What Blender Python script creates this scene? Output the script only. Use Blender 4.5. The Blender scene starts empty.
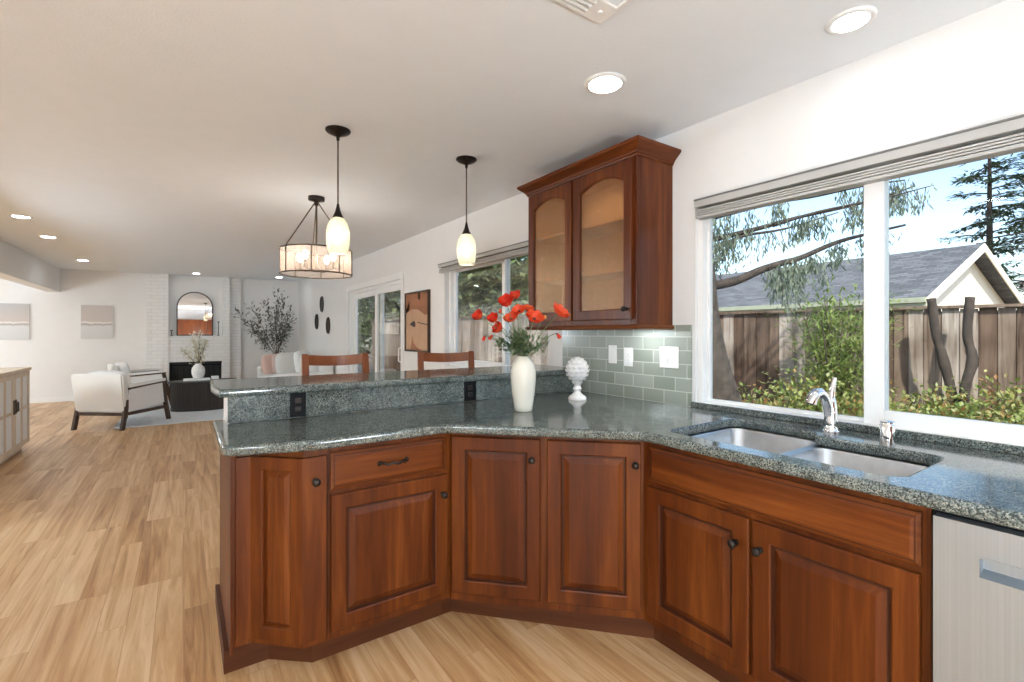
import bpy, bmesh, math, random
from math import sin, cos, pi, radians
from mathutils import Vector, Matrix, noise
random.seed(11)
SC = bpy.context.scene
COL = SC.collection

# ---------------------------------------------------------------- camera, world, sun, exposure
cam_d = bpy.data.cameras.new('camera')
cam_d.sensor_width = 36.0
cam_d.lens = 478.0 / 1024.0 * 36.0
cam_d.shift_y = -8.5 / 1024.0
cam_d.clip_start = 0.02
cam_d.clip_end = 300
cam = bpy.data.objects.new('camera', cam_d)
cam.location = (0, 0, 1.32)
cam.rotation_euler = (pi / 2, 0, -math.atan2(329, 478))
COL.objects.link(cam)
SC.camera = cam
SC.view_settings.view_transform = 'Standard'
SC.view_settings.look = 'None'
SC.view_settings.gamma = 1.0
SC.view_settings.use_curve_mapping = False
SC.view_settings.exposure = 0.56
SC.cycles.max_bounces = 10
SC.cycles.diffuse_bounces = 6
SC.cycles.glossy_bounces = 5
SC.cycles.transparent_max_bounces = 16
SC.cycles.caustics_reflective = False
SC.cycles.caustics_refractive = False
SC.cycles.sample_clamp_indirect = 6.0

SKY_STRENGTH = 0.255
world = bpy.data.worlds.new('sky')
SC.world = world
world.use_nodes = True
wn = world.node_tree
sky = wn.nodes.new('ShaderNodeTexSky')
sky.sky_type = 'NISHITA'
sky.sun_disc = False
sky.sun_elevation = radians(48)
sky.sun_rotation = radians(225)
sky.air_density = 1.0
sky.dust_density = 1.2
sky.ozone_density = 1.0
wn.links.new(sky.outputs[0], wn.nodes['Background'].inputs[0])
wn.nodes['Background'].inputs[1].default_value = SKY_STRENGTH

sun_d = bpy.data.lights.new('sun', 'SUN')
sun_d.energy = 4.6
sun_d.angle = radians(1.5)
sun_d.color = (1.0, 0.94, 0.84)
sun = bpy.data.objects.new('sun', sun_d)
sun.location = (-8, -8, 14)
sun.rotation_euler = Vector((0.50, 0.50, -0.70)).to_track_quat('-Z', 'Y').to_euler()
COL.objects.link(sun)

DOWNLIGHT = 34.0
GLOBE_FILL = 66.0         # radiance of the added globe fill lamps    # radiance of a recessed lamp lens
W = 2.295            # kitchen window wall, inner face
FY = 12.4            # far wall of the living room
def ceil_z(y): return 2.44 + 0.008 * y

# ---------------------------------------------------------------- materials
def newmat(name):
    m = bpy.data.materials.new(name)
    m.use_nodes = True
    nt = m.node_tree
    return m, nt, nt.nodes['Principled BSDF']
def N(nt, t, **kw):
    n = nt.nodes.new(t)
    for k, v in kw.items():
        setattr(n, k, v)
    return n
def ramp(nt, stops, interp='LINEAR'):
    r = N(nt, 'ShaderNodeValToRGB')
    r.color_ramp.interpolation = interp
    e = r.color_ramp.elements
    while len(e) > 1: e.remove(e[-1])
    e[0].position = stops[0][0]; e[0].color = (*stops[0][1], 1)
    for p, c in stops[1:]:
        k = e.new(p); k.color = (*c, 1)
    return r
def bump(nt, b, height, strength=0.2, dist=0.01):
    n = N(nt, 'ShaderNodeBump')
    n.inputs['Strength'].default_value = strength
    n.inputs['Distance'].default_value = dist
    nt.links.new(height, n.inputs['Height'])
    nt.links.new(n.outputs[0], b.inputs['Normal'])
def coords(nt, scale=(1, 1, 1), pos=False):
    if pos:
        t = N(nt, 'ShaderNodeNewGeometry').outputs['Position']
    else:
        t = N(nt, 'ShaderNodeTexCoord').outputs['Object']
    mp = N(nt, 'ShaderNodeMapping')
    mp.inputs['Scale'].default_value = scale
    nt.links.new(t, mp.inputs[0])
    return mp.outputs[0]
def noise_tex(nt, vec, scale, detail=3, rough=0.55, dist=0.0):
    n = N(nt, 'ShaderNodeTexNoise')
    n.inputs['Scale'].default_value = scale
    n.inputs['Detail'].default_value = detail
    n.inputs['Roughness'].default_value = rough
    n.inputs['Distortion'].default_value = dist
    nt.links.new(vec, n.inputs['Vector'])
    return n
def plain(name, col, rough=0.5, metal=0.0, var=0.06, nscale=8.0, spec=0.5, coat=0.0, bmp=0.0, bscale=60.0, emit=None, estr=0.0):
    m, nt, b = newmat(name)
    v = coords(nt)
    n = noise_tex(nt, v, nscale)
    r = ramp(nt, [(0.3, tuple(c * (1 - var) for c in col)), (0.7, tuple(min(1, c * (1 + var)) for c in col))])
    nt.links.new(n.outputs['Fac'], r.inputs[0])
    nt.links.new(r.outputs[0], b.inputs['Base Color'])
    b.inputs['Roughness'].default_value = rough
    b.inputs['Metallic'].default_value = metal
    b.inputs['Specular IOR Level'].default_value = spec
    b.inputs['Coat Weight'].default_value = coat
    if bmp:
        n2 = noise_tex(nt, v, bscale, 4)
        bump(nt, b, n2.outputs['Fac'], bmp, 0.004)
    if emit:
        b.inputs['Emission Color'].default_value = (*emit, 1)
        b.inputs['Emission Strength'].default_value = estr
    return m
def wood(name, c_dark, c_mid, c_light, scale=(26, 26, 1.6), rough=0.38, coat=0.04, bmp=0.05):
    m, nt, b = newmat(name)
    v = coords(nt, scale, pos=False)
    n = noise_tex(nt, v, 1.0, 5, 0.6, 0.6)
    v2 = coords(nt, tuple(s * 0.16 for s in scale), pos=False)
    n2 = noise_tex(nt, v2, 1.0, 2)
    mx = N(nt, 'ShaderNodeMix', data_type='FLOAT')
    mx.inputs[0].default_value = 0.5
    nt.links.new(n.outputs['Fac'], mx.inputs[2]); nt.links.new(n2.outputs['Fac'], mx.inputs[3])
    r = ramp(nt, [(0.32, c_dark), (0.5, c_mid), (0.68, c_light)])
    nt.links.new(mx.outputs[0], r.inputs[0])
    nt.links.new(r.outputs[0], b.inputs['Base Color'])
    b.inputs['Roughness'].default_value = rough
    b.inputs['Coat Weight'].default_value = coat
    b.inputs['Coat Roughness'].default_value = 0.18
    b.inputs['Specular IOR Level'].default_value = 0.24
    bump(nt, b, n.outputs['Fac'], bmp, 0.003)
    return m
def leafmat(name, cols, rough=0.5, trans=0.35):
    m, nt, b = newmat(name)
    g = N(nt, 'ShaderNodeNewGeometry')
    st = [(i / max(1, len(cols) - 1), c) for i, c in enumerate(cols)]
    r = ramp(nt, st)
    nt.links.new(g.outputs['Random Per Island'], r.inputs[0])
    nt.links.new(r.outputs[0], b.inputs['Base Color'])
    b.inputs['Roughness'].default_value = rough
    tr = N(nt, 'ShaderNodeBsdfTranslucent')
    nt.links.new(r.outputs[0], tr.inputs[0])
    mx = N(nt, 'ShaderNodeMixShader'); mx.inputs[0].default_value = trans
    nt.links.new(b.outputs[0], mx.inputs[1]); nt.links.new(tr.outputs[0], mx.inputs[2])
    nt.links.new(mx.outputs[0], nt.nodes['Material Output'].inputs[0])
    return m
def glassmat(name, tint=(0.96, 0.98, 0.97), refl=0.07, rough=0.0, body=0.0, body_col=(0.5, 0.4, 0.3), bmp=0.0, bscale=60):
    m, nt, b = newmat(name)
    nt.nodes.remove(b)
    t = N(nt, 'ShaderNodeBsdfTransparent'); t.inputs[0].default_value = (*tint, 1)
    g = N(nt, 'ShaderNodeBsdfGlossy'); g.inputs['Roughness'].default_value = rough
    lw = N(nt, 'ShaderNodeFresnel'); lw.inputs['IOR'].default_value = 1.45
    mth = N(nt, 'ShaderNodeMath', operation='MULTIPLY'); mth.inputs[1].default_value = refl / 0.05
    nt.links.new(lw.outputs[0], mth.inputs[0])
    mx = N(nt, 'ShaderNodeMixShader')
    nt.links.new(mth.outputs[0], mx.inputs[0])
    src = t
    if body:
        d = N(nt, 'ShaderNodeBsdfDiffuse'); d.inputs[0].default_value = (*body_col, 1)
        m2 = N(nt, 'ShaderNodeMixShader'); m2.inputs[0].default_value = body
        nt.links.new(t.outputs[0], m2.inputs[1]); nt.links.new(d.outputs[0], m2.inputs[2])
        src = m2
    nt.links.new(src.outputs[0], mx.inputs[1]); nt.links.new(g.outputs[0], mx.inputs[2])
    nt.links.new(mx.outputs[0], nt.nodes['Material Output'].inputs[0])
    if bmp:
        v = coords(nt)
        n = noise_tex(nt, v, bscale, 3)
        bn = N(nt, 'ShaderNodeBump'); bn.inputs['Strength'].default_value = bmp; bn.inputs['Distance'].default_value = 0.004
        nt.links.new(n.outputs['Fac'], bn.inputs['Height'])
        nt.links.new(bn.outputs[0], g.inputs['Normal']); nt.links.new(bn.outputs[0], lw.inputs['Normal'])
    return m
def emitmat(name, col, strength):
    m, nt, b = newmat(name)
    b.inputs['Base Color'].default_value = (*col, 1)
    b.inputs['Emission Color'].default_value = (*col, 1)
    b.inputs['Emission Strength'].default_value = strength
    return m
def granitemat():
    m, nt, b = newmat('granite')
    v = coords(nt, pos=True)
    vo = N(nt, 'ShaderNodeTexVoronoi'); vo.inputs['Scale'].default_value = 300
    nt.links.new(v, vo.inputs['Vector'])
    sep = N(nt, 'ShaderNodeSeparateColor'); nt.links.new(vo.outputs['Color'], sep.inputs[0])
    r = ramp(nt, [(0.0, (0.014, 0.017, 0.018)), (0.2, (0.04, 0.051, 0.051)), (0.45, (0.088, 0.114, 0.110)), (0.7, (0.150, 0.178, 0.168)), (0.9, (0.225, 0.245, 0.228)), (1.0, (0.30, 0.29, 0.26))])
    nt.links.new(sep.outputs[0], r.inputs[0])
    n = noise_tex(nt, v, 26, 3)
    r2 = ramp(nt, [(0.35, (0.72, 0.74, 0.74)), (0.65, (1.15, 1.15, 1.12))])
    nt.links.new(n.outputs['Fac'], r2.inputs[0])
    mx = N(nt, 'ShaderNodeMix', data_type='RGBA', blend_type='MULTIPLY'); mx.inputs[0].default_value = 1
    nt.links.new(r.outputs[0], mx.inputs[6]); nt.links.new(r2.outputs[0], mx.inputs[7])
    nt.links.new(mx.outputs[2], b.inputs['Base Color'])
    b.inputs['Roughness'].default_value = 0.11
    b.inputs['Specular IOR Level'].default_value = 0.65
    return m
def floormat():
    m, nt, b = newmat('oak_plank_floor')
    g = N(nt, 'ShaderNodeNewGeometry')
    s = N(nt, 'ShaderNodeSeparateXYZ'); nt.links.new(g.outputs['Position'], s.inputs[0])
    c = N(nt, 'ShaderNodeCombineXYZ')
    nt.links.new(s.outputs[1], c.inputs[0]); nt.links.new(s.outputs[0], c.inputs[1])
    br = N(nt, 'ShaderNodeTexBrick')
    br.offset = 0.37; br.offset_frequency = 3
    br.inputs['Scale'].default_value = 1
    br.inputs['Brick Width'].default_value = 1.05
    br.inputs['Row Height'].default_value = 0.105
    br.inputs['Mortar Size'].default_value = 0.0012
    br.inputs['Mortar Smooth'].default_value = 0.3
    br.inputs['Color1'].default_value = (0, 0, 0, 1)
    br.inputs['Color2'].default_value = (1, 1, 1, 1)
    br.inputs['Mortar'].default_value = (0.2, 0.2, 0.2, 1)
    nt.links.new(c.outputs[0], br.inputs['Vector'])
    # per-plank shift of the grain
    sc = N(nt, 'ShaderNodeVectorMath', operation='SCALE'); sc.inputs['Scale'].default_value = 13.0
    nt.links.new(br.outputs['Color'], sc.inputs[0])
    ad = N(nt, 'ShaderNodeVectorMath', operation='ADD')
    nt.links.new(c.outputs[0], ad.inputs[0]); nt.links.new(sc.outputs[0], ad.inputs[1])
    mp = N(nt, 'ShaderNodeMapping'); mp.inputs['Scale'].default_value = (1.15, 21, 1)
    nt.links.new(ad.outputs[0], mp.inputs[0])
    n = noise_tex(nt, mp.outputs[0], 1.0, 5, 0.62, 0.9)
    mp2 = N(nt, 'ShaderNodeMapping'); mp2.inputs['Scale'].default_value = (2.2, 48, 1)
    nt.links.new(ad.outputs[0], mp2.inputs[0])
    n2 = noise_tex(nt, mp2.outputs[0], 1.0, 4, 0.7, 1.6)
    r = ramp(nt, FLOOR_STOPS)
    mxf = N(nt, 'ShaderNodeMix', data_type='FLOAT'); mxf.inputs[0].default_value = 0.80
    sp = N(nt, 'ShaderNodeSeparateColor'); nt.links.new(br.outputs['Color'], sp.inputs[0])
    nt.links.new(sp.outputs[0], mxf.inputs[2]); nt.links.new(n.outputs['Fac'], mxf.inputs[3])
    nt.links.new(mxf.outputs[0], r.inputs[0])
    dk = ramp(nt, [(0.22, (0.42, 0.32, 0.24)), (0.37, (1, 1, 1))])
    nt.links.new(n2.outputs['Fac'], dk.inputs[0])
    mx = N(nt, 'ShaderNodeMix', data_type='RGBA', blend_type='MULTIPLY'); mx.inputs[0].default_value = 1.0
    nt.links.new(r.outputs[0], mx.inputs[6]); nt.links.new(dk.outputs[0], mx.inputs[7])
    gp = N(nt, 'ShaderNodeMix', data_type='RGBA'); gp.inputs[7].default_value = (0.22, 0.12, 0.06, 1)
    gf = N(nt, 'ShaderNodeMath', operation='MULTIPLY'); gf.inputs[1].default_value = 0.25
    nt.links.new(br.outputs['Fac'], gf.inputs[0])
    nt.links.new(gf.outputs[0], gp.inputs[0]); nt.links.new(mx.outputs[2], gp.inputs[6])
    nt.links.new(gp.outputs[2], b.inputs['Base Color'])
    b.inputs['Roughness'].default_value = 0.36
    b.inputs['Specular IOR Level'].default_value = 0.4
    bump(nt, b, n.outputs['Fac'], 0.04, 0.004)
    return m
FLOOR_STOPS = [(0.28, (0.29, 0.134, 0.048)), (0.42, (0.46, 0.255, 0.108)), (0.54, (0.58, 0.362, 0.182)), (0.70, (0.70, 0.500, 0.300))]
def brickmat(name, bw, rh, c1, c2, mortar, msize, rough, bmp, axis='YZ', offset=0.5, origin=(0, 0), spec=0.5, smooth=0.1):
    m, nt, b = newmat(name)
    g = N(nt, 'ShaderNodeNewGeometry')
    s = N(nt, 'ShaderNodeSeparateXYZ'); nt.links.new(g.outputs['Position'], s.inputs[0])
    c = N(nt, 'ShaderNodeCombineXYZ')
    o = {'X': 0, 'Y': 1, 'Z': 2}
    nt.links.new(s.outputs[o[axis[0]]], c.inputs[0]); nt.links.new(s.outputs[o[axis[1]]], c.inputs[1])
    mp = N(nt, 'ShaderNodeMapping'); mp.inputs['Location'].default_value = (-origin[0], -origin[1], 0)
    nt.links.new(c.outputs[0], mp.inputs[0])
    br = N(nt, 'ShaderNodeTexBrick'); br.offset = offset
    br.inputs['Scale'].default_value = 1
    br.inputs['Brick Width'].default_value = bw
    br.inputs['Row Height'].default_value = rh
    br.inputs['Mortar Size'].default_value = msize
    br.inputs['Mortar Smooth'].default_value = smooth
    br.inputs['Color1'].default_value = (*c1, 1); br.inputs['Color2'].default_value = (*c2, 1)
    br.inputs['Mortar'].default_value = (*mortar, 1)
    nt.links.new(mp.outputs[0], br.inputs['Vector'])
    nt.links.new(br.outputs['Color'], b.inputs['Base Color'])
    b.inputs['Roughness'].default_value = rough
    b.inputs['Specular IOR Level'].default_value = spec
    inv = N(nt, 'ShaderNodeMath', operation='SUBTRACT'); inv.inputs[0].default_value = 1
    nt.links.new(br.outputs['Fac'], inv.inputs[1])
    bump(nt, b, inv.outputs[0], bmp, 0.004)
    return m
def steelmat(name, axis_scale=(1, 1, 260), rough=0.28, col=(0.62, 0.62, 0.61), metal=1.0):
    m, nt, b = newmat(name)
    v = coords(nt, axis_scale)
    n = noise_tex(nt, v, 1.0, 3)
    r = ramp(nt, [(0.3, tuple(c * 0.93 for c in col)), (0.7, tuple(c * 1.05 for c in col))])
    nt.links.new(n.outputs['Fac'], r.inputs[0]); nt.links.new(r.outputs[0], b.inputs['Base Color'])
    b.inputs['Metallic'].default_value = metal
    b.inputs['Roughness'].default_value = rough
    bump(nt, b, n.outputs['Fac'], 0.02, 0.001)
    return m

M = {}
M['wall'] = plain('white_wall_paint', (0.80, 0.79, 0.775), 0.75, var=0.01, bmp=0.25, bscale=130, spec=0.25)
M['ceiling'] = plain('white_ceiling_paint', (0.83, 0.865, 0.90), 0.85, var=0.01, bmp=0.35, bscale=110, spec=0.15)
M['trim'] = plain('white_trim_paint', (0.84, 0.84, 0.83), 0.4, var=0.01)
M['vinyl'] = plain('white_vinyl', (0.86, 0.86, 0.85), 0.35, var=0.01)
M['floor'] = floormat()
M['granite'] = granitemat()
M['cherry'] = wood('cherry_wood', (0.048, 0.0088, 0.0018), (0.102, 0.0230, 0.0036), (0.205, 0.056, 0.0090))
M['cherry_h'] = wood('cherry_wood_level_grain', (0.048, 0.0088, 0.0018), (0.102, 0.0230, 0.0036), (0.205, 0.056, 0.0090), scale=(1.8, 1.8, 30))
M['cherry_dark'] = wood('dark_cherry_wood', (0.055, 0.015, 0.006), (0.085, 0.025, 0.009), (0.12, 0.038, 0.014), scale=(2, 2, 30), rough=0.45)
M['groove_dark'] = wood('dark_groove_cherry', (0.035, 0.010, 0.004), (0.055, 0.015, 0.006), (0.075, 0.021, 0.008))  # darker cherry for the groove faces of doors and drawers
M['cab_in'] = wood('pale_cabinet_interior', (0.40, 0.25, 0.12), (0.48, 0.31, 0.16), (0.55, 0.37, 0.20), rough=0.5)
M['stoolwood'] = wood('red_brown_stool_wood', (0.13, 0.035, 0.010), (0.20, 0.055, 0.015), (0.27, 0.08, 0.022), rough=0.3)
M['bronze'] = plain('dark_bronze', (0.035, 0.028, 0.024), 0.38, 0.75, var=0.25, nscale=40)
M['bronze2'] = plain('brown_bronze', (0.10, 0.075, 0.055), 0.4, 0.7, var=0.2, nscale=40)
M['black'] = plain('black_plastic', (0.006, 0.006, 0.007), 0.55, var=0.1, spec=0.15)
M['steel'] = steelmat('brushed_steel', (260, 260, 1), 0.38, (0.44, 0.50, 0.555), 0.8)
M['sinksteel'] = steelmat('sink_steel', (30, 30, 30), 0.34, (0.58, 0.63, 0.68))
M['chrome'] = plain('chrome', (0.83, 0.84, 0.85), 0.07, 1.0, var=0.01)
M['tile'] = brickmat('sage_glass_tile', 0.1525, 0.0763, (0.23, 0.26, 0.215), (0.335, 0.365, 0.32), (0.55, 0.55, 0.50), 0.0028, 0.16, 0.5, 'YZ', 0.5, (0.02, 0.914), spec=0.7)
M['whitebrick'] = brickmat('white_painted_brick', 0.215, 0.072, (0.80, 0.795, 0.78), (0.84, 0.835, 0.82), (0.72, 0.715, 0.70), 0.006, 0.6, 0.9, 'XZ', spec=0.3, smooth=0.4)
M['whitebrick_y'] = brickmat('white_painted_brick_return', 0.215, 0.072, (0.80, 0.795, 0.78), (0.84, 0.835, 0.82), (0.72, 0.715, 0.70), 0.006, 0.6, 0.9, 'YZ', spec=0.3, smooth=0.4)
M['glass'] = glassmat('window_glass', refl=0.016)
M['seeded'] = glassmat('seeded_cabinet_glass', (0.92, 0.77, 0.60), 0.016, 0.14, 0.07, (0.42, 0.27, 0.16), 0.9, 70)
M['mirror'] = plain('mirror_glass', (0.9, 0.9, 0.9), 0.02, 1.0, var=0.0)
M['plate'] = plain('white_switch_plate', (0.83, 0.83, 0.82), 0.3, var=0.01)
M['lamp'] = emitmat('recessed_lamp_lens', (0.92, 0.96, 1.0), DOWNLIGHT)
M['blind'] = plain('warm_grey_blind', (0.45, 0.44, 0.42), 0.45, var=0.03)
M['blindshadow'] = plain('dark_grey_blind_shadow', (0.16, 0.155, 0.15), 0.5, var=0.05)
M['sheep'] = plain('white_boucle_fabric', (0.82, 0.81, 0.79), 0.95, var=0.04, nscale=120, bmp=0.5, bscale=240, spec=0.1)
M['linen'] = plain('grey_white_linen', (0.74, 0.73, 0.70), 0.95, var=0.05, nscale=140, bmp=0.4, bscale=260, spec=0.1)
M['darkwood'] = wood('dark_walnut', (0.045, 0.026, 0.017), (0.07, 0.042, 0.027), (0.11, 0.068, 0.045), rough=0.4)
M['tablewood'] = wood('charcoal_wood', (0.022, 0.018, 0.016), (0.035, 0.029, 0.026), (0.055, 0.045, 0.04), rough=0.45, coat=0.05)
M['rug'] = plain('pale_blue_grey_rug', (0.66, 0.69, 0.72), 0.98, var=0.07, nscale=14, bmp=0.7, bscale=200, spec=0.05)
M['ashwood'] = wood('pale_ash_wood', (0.58, 0.47, 0.36), (0.66, 0.55, 0.43), (0.73, 0.63, 0.51), rough=0.5, coat=0.0)
M['canepanel'] = plain('white_cane_panel', (0.83, 0.83, 0.82), 0.7, var=0.03, nscale=150, bmp=0.5, bscale=300)
M['ceramic'] = plain('cream_ceramic', (0.72, 0.70, 0.62), 0.22, var=0.02, coat=0.4)
M['whiteceramic'] = plain('distressed_white_ceramic', (0.80, 0.79, 0.78), 0.45, var=0.10, nscale=45)
M['fleck'] = plain('flecked_white_ceramic', (0.78, 0.77, 0.75), 0.6, var=0.22, nscale=60)
M['paper'] = plain('white_book_cover', (0.84, 0.84, 0.83), 0.6, var=0.02)
M['stem'] = plain('green_stem', (0.10, 0.16, 0.055), 0.5, var=0.25)
M['petal'] = leafmat('red_poppy_petal', [(0.62, 0.025, 0.012), (0.78, 0.055, 0.02), (0.70, 0.10, 0.03)], 0.55, 0.3)
M['petal2'] = leafmat('orange_red_poppy_petal', [(0.80, 0.085, 0.025), (0.85, 0.13, 0.04)], 0.55, 0.3)
M['pollen'] = plain('poppy_centre', (0.12, 0.03, 0.025), 0.7, var=0.4, nscale=200)
M['bud'] = plain('orange_seed_head', (0.70, 0.28, 0.06), 0.6, var=0.2)
M['vaseleaf'] = leafmat('bouquet_leaf', [(0.07, 0.13, 0.05), (0.13, 0.20, 0.09), (0.20, 0.26, 0.15)])
M['olive'] = leafmat('olive_leaf', [(0.07, 0.075, 0.06), (0.12, 0.13, 0.105), (0.20, 0.21, 0.18)], trans=0.15)
M['twig'] = plain('brown_twig', (0.10, 0.075, 0.055), 0.8, var=0.3, nscale=40)
M['blossom'] = leafmat('cream_blossom', [(0.70, 0.66, 0.52), (0.80, 0.77, 0.66), (0.58, 0.56, 0.40)])
M['firebox'] = plain('black_firebox', (0.012, 0.012, 0.012), 0.6, var=0.2)
M['pillow_pink'] = plain('dusty_rose_pillow', (0.68, 0.49, 0.42), 0.95, var=0.06, nscale=90)
M['pillow_mauve'] = plain('mauve_pillow', (0.60, 0.46, 0.43), 0.95, var=0.06, nscale=90)
# outdoors
M['soil'] = plain('bark_mulch', (0.16, 0.11, 0.075), 0.95, var=0.4, nscale=20, bmp=1.0, bscale=40)

# ---------------------------------------------------------------- building helpers
ORG = {}
class MB:
    def __init__(s): s.bm = bmesh.new()
    def box(s, a, b, bev=0.0, seg=2):
        x0, y0, z0 = [min(p, q) for p, q in zip(a, b)]; x1, y1, z1 = [max(p, q) for p, q in zip(a, b)]
        r = bmesh.ops.create_cube(s.bm, size=1)
        vs = r['verts']
        for v in vs:
            v.co = Vector(((x0 + x1) / 2 + v.co.x * (x1 - x0), (y0 + y1) / 2 + v.co.y * (y1 - y0), (z0 + z1) / 2 + v.co.z * (z1 - z0)))
        if bev:
            es = list({e for v in vs for e in v.link_edges})
            bmesh.ops.bevel(s.bm, geom=es, offset=bev, segments=seg, affect='EDGES', profile=0.5)
        return s
    def prism(s, poly, z0, z1, top=None):
        n = len(poly)
        lo = [s.bm.verts.new((p[0], p[1], z0)) for p in poly]
        hi = [s.bm.verts.new((p[0], p[1], z1)) for p in (top or poly)]
        s.bm.faces.new(lo[::-1]); s.bm.faces.new(hi)
        for i in range(n):
            s.bm.faces.new((lo[i], lo[(i + 1) % n], hi[(i + 1) % n], hi[i]))
        return s
    def rings(s, rings, cap0=True, cap1=True, closed=True):
        vs = [[s.bm.verts.new(p) for p in r] for r in rings]
        n = len(vs[0])
        for a, b in zip(vs, vs[1:]):
            for i in range(n if closed else n - 1):
                s.bm.faces.new((a[i], a[(i + 1) % n], b[(i + 1) % n], b[i]))
        if cap0: s.bm.faces.new(vs[0][::-1])
        if cap1: s.bm.faces.new(vs[-1])
        return s
    def tube(s, pts, rad, seg=8, cap=True):
        pts = [Vector(p) for p in pts]
        if not hasattr(rad, '__len__'): rad = [rad] * len(pts)
        t0 = (pts[1] - pts[0]).normalized()
        up = Vector((0, 0, 1)) if abs(t0.z) < 0.9 else Vector((1, 0, 0))
        u = t0.cross(up).normalized()
        rs = []
        for i, p in enumerate(pts):
            a = pts[max(0, i - 1)]; b = pts[min(len(pts) - 1, i + 1)]
            t = (b - a).normalized()
            u = (u - t * u.dot(t)).normalized()
            w = t.cross(u)
            rs.append([p + (u * cos(2 * pi * k / seg) + w * sin(2 * pi * k / seg)) * rad[i] for k in range(seg)])
        return s.rings(rs, cap, cap)
    def lathe(s, prof, c=(0, 0, 0), seg=24, cap0=True, cap1=True, axis=None, u=None, v=None):
        """prof: (radius, height) pairs; axis defaults to z"""
        c = Vector(c); ax = Vector(axis or (0, 0, 1)).normalized()
        if u is None:
            u = ax.cross(Vector((0, 0, 1)) if abs(ax.z) < 0.9 else Vector((1, 0, 0))).normalized()
        w = ax.cross(u)
        rs = [[c + ax * h + (u * cos(2 * pi * k / seg) + w * sin(2 * pi * k / seg)) * max(r, 1e-4) for k in range(seg)] for r, h in prof]
        return s.rings(rs, cap0, cap1)
    def blob(s, c, rx, ry, rz, e=1.0, nu=14, nv=9):
        c = Vector(c)
        def sp(x, e): return math.copysign(abs(x) ** e, x)
        rs = []
        for j in range(nv + 1):
            ph = -pi / 2 + pi * j / nv
            rs.append([c + Vector((rx * sp(cos(ph), e) * sp(cos(2 * pi * i / nu), e), ry * sp(cos(ph), e) * sp(sin(2 * pi * i / nu), e), rz * sp(sin(ph), e))) for i in range(nu)])
        eps = 1e-3
        for j in (0, nv):
            rs[j] = [c + Vector((eps * cos(2 * pi * i / nu), eps * sin(2 * pi * i / nu), (rz if j else -rz))) for i in range(nu)]
        return s.rings(rs)
    def quad(s, *p):
        s.bm.faces.new([s.bm.verts.new(q) for q in p]); return s
    def leaf(s, p, d, up, L, w):
        """a small folded leaf: two quads"""
        d = d.normalized(); sd = d.cross(up)
        if sd.length < 1e-3: sd = d.cross(Vector((1, 0, 0.1)))
        sd.normalize()
        nrm = sd.cross(d)
        a = s.bm.verts.new(p); m1 = s.bm.verts.new(p + d * L * 0.5 + sd * w * 0.5 + nrm * w * 0.12)
        m2 = s.bm.verts.new(p + d * L * 0.5 - sd * w * 0.5 + nrm * w * 0.12); e = s.bm.verts.new(p + d * L)
        s.bm.faces.new((a, m1, e)); s.bm.faces.new((a, e, m2))
        return s
def thing(name, label, cat, loc=(0, 0, 0), rotz=0.0, group=None):
    o = bpy.data.objects.new(name, None)
    o.empty_display_size = 0.1
    COL.objects.link(o)
    o.location = loc; o.rotation_euler = (0, 0, rotz)
    o['label'] = label; o['category'] = cat
    if group: o['group'] = group
    ORG[o.name] = Vector(loc)
    return o
def tag(o, label, cat, group=None, kind=None):
    o['label'] = label; o['category'] = cat
    if group: o['group'] = group
    if kind: o['kind'] = kind
    return o
def link_mesh(name, me, mats, parent=None, org=None, smooth=False):
    for m in (mats if isinstance(mats, (list, tuple)) else [mats]): me.materials.append(M[m] if isinstance(m, str) else m)
    o = bpy.data.objects.new(name, me)
    COL.objects.link(o)
    if parent is not None:
        base = ORG[parent.name]; o.parent = parent
    elif org is not None:
        base = Vector(org); o.location = base
    else:
        base = Vector((0, 0, 0))
    ORG[o.name] = base
    if base.length: me.transform(Matrix.Translation(-base))
    if smooth:
        me.shade_smooth()
        if smooth != 'all': me.set_sharp_from_angle(angle=radians(smooth if smooth is not True else 35))
    return o
def obj(name, mb, mats, parent=None, org=None, smooth=False, fix=True):
    if fix: bmesh.ops.recalc_face_normals(mb.bm, faces=mb.bm.faces[:])
    me = bpy.data.meshes.new(name)
    mb.bm.to_mesh(me); mb.bm.free()
    return link_mesh(name, me, mats, parent, org, smooth)
def struct(name, mb, mats, parent=None, smooth=False):
    o = obj(name, mb, mats, parent, smooth=smooth)
    o['kind'] = 'structure'
    return o
def dup(root, loc, rotz=None, label=None):
    r = root.copy(); COL.objects.link(r); r.location = loc
    if rotz is not None: r.rotation_euler = (0, 0, rotz)
    if label: r['label'] = label
    for ch in list(root.children):
        c = ch.copy(); COL.objects.link(c); c.parent = r
        for g in list(ch.children):
            d = g.copy(); COL.objects.link(d); d.parent = c
    ORG[r.name] = Vector(loc)
    return r
def curve_slab(name, loops, z0, z1, bev, mat, parent=None, org=None):
    """2D outline (and hole loops) extruded with rounded edges, turned into a mesh"""
    cu = bpy.data.curves.new(name, 'CURVE')
    cu.dimensions = '2D'; cu.fill_mode = 'BOTH'
    h = (z1 - z0) / 2
    cu.extrude = h - bev; cu.bevel_depth = bev; cu.bevel_resolution = 3; cu.offset = -bev
    for lp in loops:
        sp = cu.splines.new('POLY'); sp.points.add(len(lp) - 1)
        for p, q in zip(sp.points, lp): p.co = (q[0], q[1], 0, 1)
        sp.use_cyclic_u = True
    tmp = bpy.data.objects.new(name, cu)
    COL.objects.link(tmp)
    dg = bpy.context.evaluated_depsgraph_get()
    me = bpy.data.meshes.new_from_object(tmp.evaluated_get(dg))
    bpy.data.objects.remove(tmp); bpy.data.curves.remove(cu)
    me.transform(Matrix.Translation((0, 0, (z0 + z1) / 2)))
    me.materials.clear()
    return link_mesh(name, me, mat, parent, org, smooth=40)
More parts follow.
